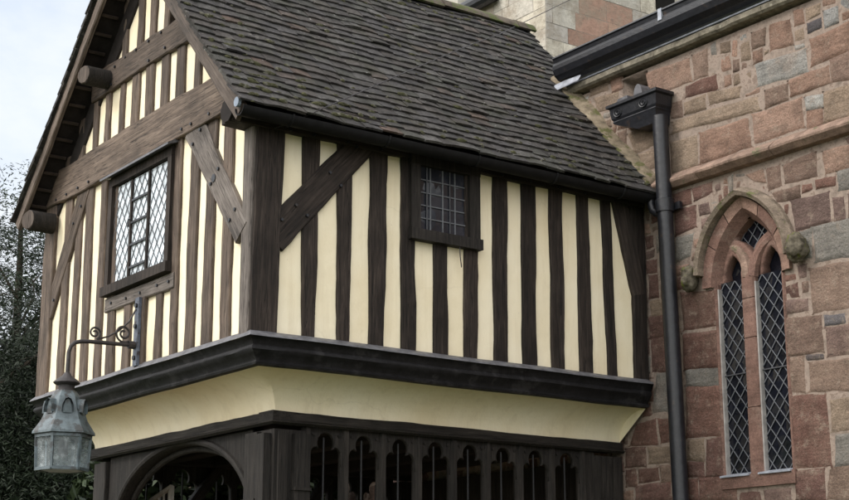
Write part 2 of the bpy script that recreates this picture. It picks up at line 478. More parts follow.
pegs(b2, [(-.89, -.014, 5.03), (-.78, -.014, 5.11), (-.585, -.014, 4.655), (-.48, -.014, 4.74), (-.285, -.014, 4.325), (-.215, -.014, 4.385)], GN, M['iron'], .015)
MB().tube([(-.55, .02, 4.69), (-.55, -.019, 4.69)], .03, 10).build('brace_knot', M['iron'], b2)
tie = beam('tie_beam', PX, (-3.66, -.03, 5.305), (-.22, -.03, 5.30), .31, .2, GN, TG, w2=.325, wob=.013, seed=4)
pegs(tie, [(x, -.03, 5.185) for x in (-3.42, -3.2, -2.96, -2.74, -1.05, -.9, -.62, -.36)], GN, M['iron'])
# ---- middle tier
for a, b in [(-3.34, -3.24), (-3.09, -2.96), (-2.79, -2.70), (-2.56, -2.455), (-2.275, -2.19), (-2.05, -1.915), (-1.79, -1.65), (-1.52, -1.39), (-1.255, -1.115), (-.957, -.85), (-.69, -.58)]:
    top = min(5.96, roof_z((a+b)/2)-.12)
    gx(a, b, 5.42, top, .0)
col = beam('collar_beam', PX, (-2.80, -.02, 6.02), (-1.01, -.02, 6.015), .245, .18, GN, TG, wob=.012, seed=9)
pegs(col, [(x, -.02, z) for x, z in ((-2.35, 6.08), (-2.15, 6.1), (-1.95, 6.1), (-1.72, 6.1), (-1.5, 6.1), (-1.7, 5.93), (-1.42, 5.95), (-2.4, 5.94))], GN, M['iron'])
for a, b in [(-2.43, -2.40), (-2.285, -2.185), (-1.995, -1.895), (-1.765, -1.65), (-1.51, -1.42)]:
    if b-a > .05: gx(a, b, 6.1, min(6.95, roof_z((a+b)/2)-.1), .0)
# principal rafters against the gable wall
for sx, sl, xe in ((1, SR, -.02), (-1, SLF, -3.64)):
    a = V((RX, .0, RZ-.30)); b = V((xe, .0, roof_z(xe)-.30))
    beam('principal_rafter', PX, a, b, .17, .14, GN, M['soffit'] if sx < 0 else TG, wob=.003)

# ---- gable window
WX0, WX1, WZ0, WZ1 = -2.345, -1.185, 4.135, 5.10
gw = MB().box((WX0+.02, -.03, WZ1-.07), (WX1-.02, .07, WZ1)).box((WX0, -.055, WZ0), (WX1, .07, WZ0+.075)) \
    .box((WX0+.02, -.03, WZ0+.077), (WX0+.085, .07, WZ1-.072)).box((WX1-.085, -.03, WZ0+.077), (WX1-.02, .07, WZ1-.072)).build('casement_window', TS, PX)
MB().add([(WX0-.03, -.09, WZ1+.005), (WX1+.03, -.09, WZ1+.005), (WX1+.03, 0, WZ1+.05), (WX0-.03, 0, WZ1+.05), (WX0-.03, -.09, WZ1-.012), (WX1+.03, -.09, WZ1-.012), (WX1+.03, 0, WZ1+.02), (WX0-.03, 0, WZ1+.02)],
         [(0,1,2,3),(4,7,6,5),(0,4,5,1),(1,5,6,2),(2,6,7,3),(3,7,4,0)]).build('drip_board', M['lead'], gw)
def lattice(lo, hi, pw, ph, fn, owner, mat, w=.006, d=.006, clip=None):
    """diamond leading inside the rectangle lo..hi, fn maps (u,v,off) to the world"""
    mb = MB(); (u0, v0), (u1, v1) = lo, hi; W = u1-u0; H = v1-v0; k = ph/pw
    n = int((W*k+H)/ph)+2
    for s in (1, -1):
        for i in range(-n, n+1):
            # v = s*k*(u-u0) + c
            c = v0 + i*ph + (0 if s > 0 else 0)
            pts = []
            ua, ub = u0, u1
            va, vb = c if s > 0 else c, c+s*k*W
            # clip on v
            def at(v): return u0+(v-c)/(s*k)
            us = sorted([at(v0), at(v1)])
            ua = max(u0, us[0]); ub = min(u1, us[1])
            if ub-ua < .01: continue
            a = fn(ua, c+s*k*(ua-u0), 0); b = fn(ub, c+s*k*(ub-u0), 0)
            nrm = fn(0, 0, 1)-fn(0, 0, 0)
            off = nrm.normalized()*(.0012 if s > 0 else -.0012)
            mb.bar(a+off, b+off, w, d, nrm)
    return mb.build('lead_lattice', mat, owner)
gf = lambda u, v, o: V((u, .002-o, v))
lights = [(-2.26, -1.945), (-1.915, -1.635), (-1.605, -1.27)]
for i, (a, b) in enumerate(lights):
    p = MB().box((a-.005, .006, WZ0+.07), (b+.005, .014, WZ1-.08)).build('pane', M['glass_bright'], gw)
    lattice((a, WZ0+.077), (b, WZ1-.087), .095, .13, gf, p, M['came'], .006, .005)
for x in (-1.93, -1.62):
    MB().box((x-.013, -.012, WZ0+.077), (x+.013, .05, WZ1-.087)).build('mullion', TS, gw)
a, b = lights[1]
for z in (4.30, 4.48, 4.66, 4.84): MB().box((a, -.012, z-.008), (b, .004, z+.008)).build('casement_bar', M['iron'], gw)
mb = MB().tube([(a+.005, -.012, 4.68), (a+.005, -.035, 4.68), (a+.005, -.035, 4.62)], .008, 6)
mb.build('casement_handle', M['iron'], gw)

# ---- side wall
cp = sy(-.004, .205, ZB, 5.06, .014, name='corner_post', d=.115, wob=.005, y0b=.015, y1b=.24)
for i, (a, b, c, d) in enumerate([(.412, .515, .385, .534), (.688, .795, .67, .80), (.958, 1.08, .95, 1.105), (1.233, 1.357, 1.225, 1.34), (1.785, 1.911, 1.80, 1.935), (2.064, 2.198, 2.073, 2.211),
                    (2.337, 2.472, 2.347, 2.493), (2.627, 2.758, 2.63, 2.766), (2.909, 3.044, 2.916, 3.04), (3.196, 3.303, 3.175, 3.28)]):
    sy(a, b, ZB, 4.99, 0.0, y0b=c, y1b=d, wob=.008)
sy(1.512, 1.64, ZB, 4.36, .0, wob=.008)
ep = sy(3.487, 3.632, ZB, 5.02, .008, name='corner_post', y0b=3.487, y1b=3.632)
b3 = beam('brace', PX, (.012, .155, 4.16), (.012, .93, 5.02), .225, .115, SN, TS, w2=.20, wob=.01)
pegs(b3, [(.012, .33, 4.42), (.012, .42, 4.36), (.012, .60, 4.70), (.012, .69, 4.62), (.012, .82, 4.93), (.012, .22, 4.3)], SN, M['iron'])
b4 = beam('brace', PX, (.011, 3.36, 5.02), (.011, 3.55, 4.2), .17, .115, SN, TS, w2=.14, wob=.01)
wp = beam('wall_plate', PX, (.02, -.18, 5.015), (.02, D-.01, 5.015), .17, .16, SN, TS, wob=.008)
pegs(wp, [(.02, y, 4.95) for y in (.27, .46, .74, 1.03, 1.28, 2.14, 2.42, 2.70, 2.98)], SN, M['iron'])
MB().tube([(-.04, -.005, 5.015), (-.04, -.20, 5.015)], .088, 9).build('plate_end', M['soffit'], wp)

# side window
sf = lambda u, v, o: V((-.012+o, u, v))
sw = MB().box((-.08, 1.285, 4.895), (.03, 1.925, 4.985)).box((-.08, 1.28, 4.325), (.05, 1.93, 4.405)) \
    .box((-.08, 1.29, 4.407), (.03, 1.372, 4.893)).box((-.08, 1.822, 4.407), (.03, 1.92, 4.893)).build('casement_window', M['timber_low'], PX)
pane = MB().box((-.022, 1.365, 4.4), (-.014, 1.83, 4.9)).build('pane', M['glass_side'], sw)
mb = MB()
for k in range(1, 4):
    y = 1.372+.45*k/4; mb.box((-.016, y-.005, 4.407), (-.006, y+.005, 4.893))
for k in range(1, 5):
    z = 4.407+.486*k/5; mb.box((-.0165, 1.372, z-.004), (-.0055, 1.822, z+.004))
for y in (1.376, 1.816): mb.box((-.0155, y-.005, 4.407), (-.005, y+.005, 4.893))
mb.build('lead_lattice', M['came'], pane)
MB().tube([(-.004, 1.45, 4.407), (-.004, 1.45, 4.893)], .006, 6).tube([(-.004, 1.66, 4.407), (-.004, 1.66, 4.893)], .005, 6).build('saddle_bar', M['came_dark'], pane)
MB().tube([(.035, 1.72, 4.33), (.037, 1.722, 4.25), (.036, 1.735, 4.17)], .004, 5).build('window_stay', M['rustiron'], sw)

# ---- jetty moulding (bressumer) round the two outer faces and back along the left
def ring_path(o, z, yo):
    """outline offset o outwards from the jetty line"""
    return [V((o, D-.04, z)), V((o, -yo, z)), V((-3.66-o, -yo, z)), V((-3.66-o, D-.02, z))]
prof = [(.012, .0, 3.515), (.075, .03, 3.478), (.082, .037, 3.462), (.066, .02, 3.452), (.052, .0, 3.425), (.045, -.008, 3.40), (.055, .005, 3.385), (.058, .006, 3.365),
        (.035, -.02, 3.335), (.012, -.05, 3.30), (.010, -.053, 3.285), (.024, -.04, 3.272), (.018, -.046, 3.255), (-.02, -.09, 3.25)]
prof = [(o, q, 3.512-(3.512-z)*.86) for o, q, z in prof]
def sec_mesh(profile, name, mat, sub=26, amp=.004):
    mb = MB(); pts = []
    def path(o, yo, z):
        P = ring_path(o, z, yo); out = []
        for a, b in zip(P[:-1], P[1:]):
            n = sub
            for i in range(n): out.append(a.lerp(b, i/n))
        out.append(P[-1]); return out
    cols = [path(*p) for p in profile]
    n = len(cols[0]); vs = []; fs = []; m = len(cols)
    for i in range(n):
        for j in range(m):
            p = cols[j][i].copy(); w = nz(p.x, p.y, 0, 1.3)
            p.z += amp*w*1.6 + amp*.5*nz(p.x, p.y, j*.7, 7); p += V((1, -1, 0))*amp*.5*nz(p.x, p.y, j, 6)
            vs.append(p)
    for i in range(n-1):
        for j in range(m-1): fs.append((i*m+j, i*m+j+1, (i+1)*m+j+1, (i+1)*m+j))
    fs.append(tuple(range(m)))
    return mb.add(vs, fs).build(name, mat, PX)
br = sec_mesh(prof[2:], 'jetty_moulding', M['mould']); shade(br, 50)
bd = sec_mesh(prof[:3], 'drip_capping', M['lead'])
# ---- plastered cove below it
cv = []
for i in range(9):
    t = i/8*PI/2
    x = -.335+.325*(1-math.sin(t)) ; z = 3.045+.25*(math.cos(t))**1.0
    cv.append((x, -(.405-.33*(1-math.sin(t))), z))
cove = sec_mesh(cv, 'plaster_cove', M['plaster'], 26, .002); shade(cove, 50)

# ---- ground-floor frame
XL, XR, YG = -3.33, -.335, .40            # outer faces of the lower walls
lp = beam('top_plate', PX, (XR+.02, YG-.02, 3.016), (XR+.02, D-.02, 3.008), .07, .2, SN, TL, wob=.006)
lp2 = beam('top_plate', PX, (XL-.02, YG-.02, 3.017), (XR+.02, YG-.02, 3.017), .07, .2, GN, TL, wob=.006)
lp3 = beam('top_plate', PX, (XL-.02, D-.02, 3.0), (XL-.02, YG, 3.0), .085, .2, (-1, 0, 0), TL)
mb = MB()
mb.sweep(lambda i: [V((XR+.022, [YG-.022, D-.02][i], 2.985)), V((XR+.045, [YG-.045, D-.02][i], 2.972)), V((XR+.022, [YG-.022, D-.02][i], 2.957))], 2, True).build('plate_moulding', TL, lp)
MB().sweep(lambda i: [V(([XL, XR+.022][i], YG-.022, 2.985)), V(([XL, XR+.045][i], YG-.045, 2.972)), V(([XL, XR+.022][i], YG-.022, 2.957))], 2, True).build('plate_moulding', TL, lp2)
MB().box((XL+.02, YG+.1, 3.09), (XR-.02, D-.02, 3.13)).build('ceiling_boards', M['soffit'], PX)
for y in (.95, 1.5, 2.05, 2.6, 3.15):
    beam('ceiling_joist', PX, (XL+.1, y, 2.95), (XR-.1, y, 2.95), .13, .14, (0, 0, -1), M['soffit'])
# corner posts with stepped buttress shafts
def lowpost(x0, x1, y0, y1):
    return MB().box((x0, y0, .1), (x1, y1, 2.93)).build('corner_post', TL, PX)
q = lowpost(-.60, XR-.005, YG+.005, .66)
MB().box((-.475, YG-.055, .5), (-.375, YG+.003, 2.90)).box((-.675, YG-.035, .5), (-.51, YG+.02, 2.92)).box((XR-.003, .43, .5), (XR+.02, .50, 2.92)).box((XR-.003, .545, .5), (XR+.05, .665, 2.90)) \
    .build('buttress_shaft', TL, q)
MB().box((-.685, YG-.05, 2.44), (-.505, YG+.0, 2.465)).box((XR, .54, 2.515), (XR+.065, .67, 2.535)).build('weathering', TL, q)
lowpost(XL+.01, XL+.26, YG+.005, .66); lowpost(XL+.01, XL+.22, 3.40, D-.02)
e = lowpost(-.56, XR-.004, 3.33, D-.012)
MB().box((XR-.006, 3.39, .3), (XR+.018, 3.46, 2.92)).box((XR-.006, 3.52, .3), (XR+.012, 3.60, 2.92)).build('buttress_shaft', M['timber_low'], e)
# arched entrance
arch = [(-3.07, .0), (-3.07, 2.925), (-.68, 2.925), (-.68, .0)]
ac, aa, ab, az = -1.80, 1.12, .67, 2.27
hole = [(ac-aa, .0)] + [(ac-aa*math.cos(t), az+ab*math.sin(t)**.9) for t in [PI*i/40 for i in range(41)]] + [(ac+aa, .0)]
arch_poly = [(-3.07, 0.0), (ac-aa, 0.0)] + hole[1:-1] + [(ac+aa, 0.0), (-.68, 0.0), (-.68, 2.968), (-3.07, 2.968)]
fr = flat('door_arch', [arch_poly], .12, lambda u, v, w: V((u, YG+.09+w, v)), TL, PX, .012)
mb = MB()
hp = hole
def arch_sec(off, r):
    path = []
    for i, p in enumerate(hp[1:-1]):
        t = PI*i/40
        c = V((-math.cos(t), 0, math.sin(t)))
        path.append(V((p[0], YG+off, p[1])) + c*r)
    return path
MB().tube([(ac-aa-.02, YG+.03, .1)] + arch_sec(.03, .03) + [(ac+aa+.02, YG+.03, .1)], .028, 8).build('arch_moulding', TL, fr, True)
MB().tube([(ac-aa-.0, YG+.12, .1)] + arch_sec(.12, -.02) + [(ac+aa, YG+.12, .1)], .025, 8).build('arch_moulding', TL, fr, True)
dp = beam('door_post', PX, (-3.12, YG-.01, .1), (-3.13, YG-.01, 2.93), .11, .18, GN, TL)
# traceried side lights
def tracery(y0, y1, xf, n, sgn, zt=2.98):
    """n lights between y0 and y1 in the wall whose outer face is xf"""
    pitch = (y1-y0)/n
    for k in range(n+1):
        y = y0+pitch*k
        m = MB(); s = sgn
        m.add([(xf-s*.055, y-.03, .95), (xf-s*.03, y-.034, .95), (xf+s*.012, y-.016, .95), (xf+s*.012, y+.016, .95), (xf-s*.03, y+.034, .95), (xf-s*.055, y+.03, .95),
               (xf-s*.055, y-.03, zt), (xf-s*.03, y-.034, zt), (xf+s*.012, y-.016, zt), (xf+s*.012, y+.016, zt), (xf-s*.03, y+.034, zt), (xf-s*.055, y+.03, zt)],
              [(0,1,2,3,4,5),(11,10,9,8,7,6)]+[(i,(i+1)%6,(i+1)%6+6,i+6) for i in range(6)]).build('mullion', TL, PX)
    for k in range(n):
        c = y0+pitch*(k+.5); hw = pitch/2-.026
        outer = [(c-hw-.02, 2.70), (c-hw-.02, zt), (c+hw+.02, zt), (c+hw+.02, 2.70)]
        h = hw-.006
        def side(sg):
            o = [(c+sg*h, 2.70), (c+sg*h, 2.762)]
            for i in range(1, 6):
                t = i/6*PI*.6
                o.append((c+sg*(h-.045+.045*math.cos(t)), 2.762+.066*math.sin(t)))
            o.append((c+sg*.055, 2.816))                      # cusp point
            for i in range(7):
                t = -.55+i/6*(PI/2+.55)
                o.append((c+sg*.068*math.cos(t), 2.858+.072*math.sin(t)))
            return o
        L = side(-1); Rr = side(1)
        poly = [outer[0], outer[1], outer[2], outer[3]] + Rr + L[::-1]
        th = flat('tracery_head', [poly], .034, lambda u, v, w: V((xf-sgn*(.028-w), u, v)), TL, PX, .007)
        MB().tube([(xf-sgn*.045, c, .95), (xf-sgn*.045, c, 2.90)], .0075, 7).build('guard_bar', M['guard'], PX)
        for sg in (-1, 1):      # little eyelets in the spandrels
            mb = MB().tube([(xf-sgn*.008, c+sg*(hw-.028), 2.915), (xf-sgn*.001, c+sg*(hw-.028), 2.915)], .012, 8)
            mb.build('spandrel_boss', TL, th)
tracery(.675, 3.215, XR-.01, 8, 1)
tracery(.70, 3.38, XL+.01, 8, -1)
MB().box((XR-.06, 3.235, .95), (XR-.012, 3.335, 2.955)).build('end_board', TL, PX)
for xf in (XR-.01, XL+.01):
    beam('sill_beam', PX, (xf+(.02 if xf > -2 else -.02), .66, .93), (xf+(.02 if xf > -2 else -.02), 3.35, .93), .14, .16, (1 if xf > -2 else -1, 0, 0), TL)
    beam('transom_rail', PX, (xf-(.03 if xf > -2 else -.03), .66, 2.36), (xf-(.03 if xf > -2 else -.03), 3.35, 2.36), .05, .05, (1 if xf > -2 else -1, 0, 0), TL)
MB().box((XR-.35, .5, 0), (XR+.02, D-.02, .86)).build('plinth_wall', M['dressed'], PX)
MB().box((XL-.02, .5, 0), (XL+.35, D-.02, .86)).build('plinth_wall', M['dressed'], PX)
MB().box((XL+.36, .45, 0), (XR-.36, D-.02, .08)).build('porch_floor', M['dressed_pale'], PX)
MB().box((XL+.25, D-.06, .09), (-2.5, D-.03, 2.93)).box((-1.3, D-.06, .09), (XR-.23, D-.03, 2.93)).box((-2.5, D-.06, 2.5), (-1.3, D-.03, 2.93)).build('back_shade_panel', TL, PX)  # dark sheet over the back wall stands in for the porch's shade
MB().box((-2.495, D-.05, .1), (-1.305, D-.02, 2.495)).build('church_door', TL, PX)
for y in (.95, 2.1):
    beam('brace', PX, (XL+.16, y+.55, 2.93), (XL+.14, y, 2.2), .09, .07, (1, 0, 0), TL)

# ---- roof
def tile_slope(sgn, sl, xe, name):
    """hand-made plain tiles, every one its own shape"""
    slope = V((sgn*1.0, 0, -sl)).normalized(); nrm = V((sgn*sl, 0, 1)).normalized()
    top = V((RX, 0, RZ)); L = (V((xe, 0, roof_z(xe)))-top).length
    y0, y1 = -.24, 3.93
    gauge = .108; rows = int(L/gauge)+1
    vs = []; fs = []; cols = []
    pal = [(.055,.050,.048), (.064,.057,.053), (.052,.049,.049), (.074,.060,.053), (.080,.076,.073), (.060,.056,.056), (.09,.064,.053), (.058,.057,.051)]
    wts = [5, 5, 5, 1.2, 3, 4, .35, 4]
    for r in range(rows):
        s_tail = L - r*gauge + .0
        s_head = max(-.01, s_tail-.25)
        y = y0 - (R.uniform(.01, .10) if r % 2 else .0)
        first = True
        while y < y1:
            w = R.uniform(.150, .178)
            ya, yb = y+.0015, y+w-.0015
            if first: ya = y0-R.uniform(0, .018); first = False
            if yb > y1: yb = y1
            if yb-ya < .03: y += w; continue
            c = pal[R.choices(range(8), wts)[0]]; k = .82*R.uniform(.80, 1.22)
            c = (c[0]*k, c[1]*k, c[2]*k)
            lift = R.uniform(0, .004) + (.010 if R.random() < .04 else 0)
            tw = R.uniform(-.004, .004); sk = R.uniform(-.004, .004); drop = R.uniform(-.008, .008) + (R.uniform(-.016, .03) if R.random() < .08 else 0)
            th = R.uniform(.013, .021)
            b = len(vs); nseg = 3
            for j in range(nseg+1):
                f = j/nseg; yy = ya+(yb-ya)*f
                camber = .0025*(1-(2*f-1)**2)
                for (s_, base) in ((s_tail+drop+sk*(2*f-1)+R.uniform(-.0025, .0025), .031+lift+tw*(2*f-1)), (s_head, .002)):
                    sag = -.030*math.sin(PI*min(1, max(0, (yy-y0)/(y1-y0))))*math.sin(PI*min(1, max(0, s_/L))) + .020*nz(yy, s_, 0, 1.1) + .010*nz(yy, s_, 5, 3)
                    p = top + slope*s_ + V((0, yy, 0)) + nrm*(base+sag)
                    vs.append(p+nrm*(camber)); vs.append(p+nrm*(camber-th))
            for j in range(nseg):
                o = b+j*4; q_ = o+4
                fs += [(o, q_, q_+2, o+2), (o+1, o+3, q_+3, q_+1), (o, o+1, q_+1, q_)]
            fs += [(b, b+2, b+3, b+1), (b+nseg*4, b+nseg*4+1, b+nseg*4+3, b+nseg*4+2)]
            cols += [c]*((nseg+1)*4)
            y += w
    me = bpy.data.meshes.new(name); me.from_pydata([tuple(v) for v in vs], [], fs); me.update()
    at = me.color_attributes.new('tile_colour', 'FLOAT_COLOR', 'POINT')
    at.data.foreach_set('color', [x for c in cols for x in (*c, 1)])
    bm = bmesh.new(); bm.from_mesh(me); bmesh.ops.recalc_face_normals(bm, faces=bm.faces); bm.to_mesh(me); bm.free()
    return me, slope, nrm, L
rf = None
me, sR, nR, LR = tile_slope(1, SR, .235, 'tiles_r')
roof = from_mesh('roof', me, M['tile'], PX)
me, sL_, nL, LL = tile_slope(-1, SLF, -3.90, 'tiles_l')
from_mesh('tile_slope', me, M['tile'], roof)
# boarding under the tiles
mb = MB()
for sgn, sl, nrm, slope, L in ((1, SR, nR, sR, LR), (-1, SLF, nL, sL_, LL)):
    top = V((RX, 0, RZ))
    a = top-nrm*.045; b = top+slope*(L-.04)-nrm*.045
    vs = []
    for y in (-.19, 3.6):
        for p in (a, b): vs += [p+V((0, y, 0)), p+V((0, y, 0))-nrm*.03]
    mb.add(vs, [(0,2,6,4),(1,5,7,3),(0,1,3,2),(4,6,7,5),(0,4,5,1),(2,3,7,6)])
mb.build('soffit_board', M['soffit'], roof)
for sgn, sl, nrm, slope, L in ((-1, SLF, nL, sL_, LL), (1, SR, nR, sR, LR)):
    for i in range(2, int(L/.17)):
        mb = MB()
        p = V((RX, 0, RZ))+slope*(i*.17)-nrm*.088
        mb.bar(p+V((0, -.165, 0)), p+V((0, -.02, 0)), .024, .014, nrm)
        mb.build('batten', M['batten'], roof)
# bargeboards
for sgn, slope, nrm, L, d in ((1, sR, nR, LR, .135), (-1, sL_, nL, LL, .10)):
    a = V((RX, -.215, RZ))-nrm*(.012+d/2); b = a+slope*(L-.02)
    beam('bargeboard', roof, a, b, d, .035, GN, M['barge'], wob=.006)
# purlin end under the left slope and the left plate end
for p, r in (((-2.47, 6.0), .088), ((-3.51, 4.995), .098)):
    mb = MB().tube([(p[0], -.015, p[1]), (p[0], -.225, p[1]), (p[0]+.003, -.236, p[1])], [r*.92, r*.92, r*.84], 11)
    o = mb.build('purlin_end', TL, PX); shade(o)  # near-black body stands for black paint and its shadow together
    MB().tube([(p[0], -.232, p[1]), (p[0]+.003, -.242, p[1])], [r*.9, r*.82], 11).build('end_grain', M['barge'], o)
# cushions of moss on the tiles, thickest near the verge, the eaves and the ridge
mb = MB(); R3 = random.Random(44)
for i in range(360):
    k = R3.random()
    if k < .35: yy = -.2+abs(R3.gauss(0, .22)); s_ = R3.uniform(.1, LR-.05)
    elif k < .65: yy = R3.uniform(-.2, 3.6); s_ = LR-.05-abs(R3.gauss(0, .28))
    elif k < .78: yy = R3.uniform(-.2, 3.8); s_ = .16+abs(R3.gauss(0, .15))
    else: yy = R3.uniform(-.2, 3.6); s_ = R3.uniform(.1, LR-.05)
    s_ = min(LR-.03, max(.12, s_)); s_ = LR-.108*round((LR-s_)/.108)+R3.uniform(-.02, .012)
    sag = -.030*math.sin(PI*min(1, max(0, (yy+.24)/4.17)))*math.sin(PI*min(1, max(0, s_/LR))) + .020*nz(yy, s_, 0, 1.1) + .010*nz(yy, s_, 5, 3)
    c = V((RX, 0, RZ))+sR*s_+V((0, yy, 0))+nR*(.026+sag); r = R3.uniform(.008, .024)
    rows = [(0, 1.0), (.45, .85), (.75, .45)]; vs = []; n = 7
    ex = R3.uniform(1, 2.6)
    for hgt, q in rows:
        for a in range(n):
            t = 2*PI*a/n; w = q*r*R3.uniform(.8, 1.2)
            vs.append(c+V((0, math.cos(t)*w*ex, 0))+sR*(math.sin(t)*w)+nR*(hgt*r*.9))
    vs.append(c+nR*r*.85)
    mb.add(vs, [(j*n+a, j*n+(a+1) % n, (j+1)*n+(a+1) % n, (j+1)*n+a) for j in range(2) for a in range(n)]+[(2*n+a, 2*n+(a+1) % n, 3*n) for a in range(n)])
ms = mb.build('moss', M['mosscushion'], roof, True); ms['kind'] = 'stuff'
# ridge
mb = MB(); y = -.25
while y < 3.93:
    l = R.uniform(.40, .47); y2 = min(3.95, y+l)
    dz = .02*nz(y, 1, 0, 1.1)-.02*math.sin(PI*(y+.2)/4.1)+R.uniform(-.006, .006)
    def sec(i, y=y, y2=y2, dz=dz):
        yy = [y, y2-.004][i]
        o = []
        for t in range(-4, 5):
            a_ = t/4*1.25
            o.append(V((RX+.15*math.sin(a_), yy, RZ-.105+.155*math.cos(a_)+dz+.012*nz(yy*3, t, 0, 2))))
        for t in range(4, -5, -1):
            a_ = t/4*1.25
            o.append(V((RX+.125*math.sin(a_), yy, RZ-.105+.13*math.cos(a_)+dz)))
        return o
    mb.sweep(sec, 2, True); y = y2
rg = mb.build('ridge_tile', M['ridge'], roof); shade(rg)
# eaves gutter with brackets
gz, gxx = 4.975, .185
def gut(i):
    yy = [-.225, D-.03][i]; o = []
    zz = gz + (.0 if i else -.004)
    for k in range(9):
        a = PI+PI*k/8; o.append(V((gxx+.062*math.cos(a), yy, zz+.062*math.sin(a))))
    for k in range(8, -1, -1):
        a = PI+PI*k/8; o.append(V((gxx+.054*math.cos(a), yy, zz+.054*math.sin(a))))
    return o
gt = MB().sweep(gut, 2, True).build('rain_gutter', M['gutter'], PX); shade(gt)
mb = MB()
for y in (.16, .95, 1.75, 2.5, 3.2):
    mb.tube([(gxx+.066*math.cos(PI+PI*k/8), y, gz+.066*math.sin(PI+PI*k/8)) for k in range(9)], .009, 6)
    mb.bar((gxx-.06, y, gz), (.03, y, gz+.02), .02, .008)
mb.build('gutter_bracket', M['gutter'], gt)
MB().box((.10, -.2, 4.99), (.128, D-.03, 5.09)).build('fascia_board', M['soffit'], PX)
MB().box((.02, -.2, 5.10), (.13, D-.03, 5.118)).build('eaves_board', M['soffit'], PX)
MB().tube([(gxx+.0, -.25, 5.0), (gxx+.0, -.228, 5.0)], .034, 12).build('gutter_stop', M['gutterend'], gt)
# ================================================================== THE CHURCH
CH = thing('church', 'red sandstone church wall with a pointed leaded window and pale tower rising behind the porch', 'church', (2.0, D+.3, 0))
ZT = 6.13
WXC = 1.03
def pointed(hw, zs, za, n=10, xc=WXC, z0=None):
    """pointed arch outline from the left springing over the apex to the right one"""
    h = za-zs; rr = (hw*hw+h*h)/(2*hw)
    pts = []
    a1 = math.atan2(h, rr-hw) if rr >= hw else PI-math.atan2(h, hw-rr)
    L = [(xc+(rr-hw)-rr*math.cos(a1*i/n), zs+rr*math.sin(a1*i/n)) for i in range(n+1)]
    Rr = [(2*xc-x, z) for x, z in L[::-1]][1:]
    pts = L+Rr
    if z0 is not None: pts = [(pts[0][0], z0)]+pts+[(pts[-1][0], z0)]
    return pts
wopen = pointed(.345, 4.14, 4.70, z0=2.70, xc=1.07)
wall_poly = [(-8.3, -.3), (9.5, -.3), (9.5, ZT), (-8.3, ZT)]
outlet = [(-.22, 5.84), (.09, 5.84), (.09, 6.115), (-.22, 6.115)]
def wf(u, v, w): return V((u, D+.255-w*1.0, v))
wall = flat('wall', [wall_poly, [(p[0], p[1]) for p in wopen], outlet], .48, wf, M['mortar'], CH)
MB().box((-.3, D+.4, 5.8), (.15, D+.45, 6.12)).build('outlet_back', M['inside'], CH)  # dark sheet gives the recess its shade

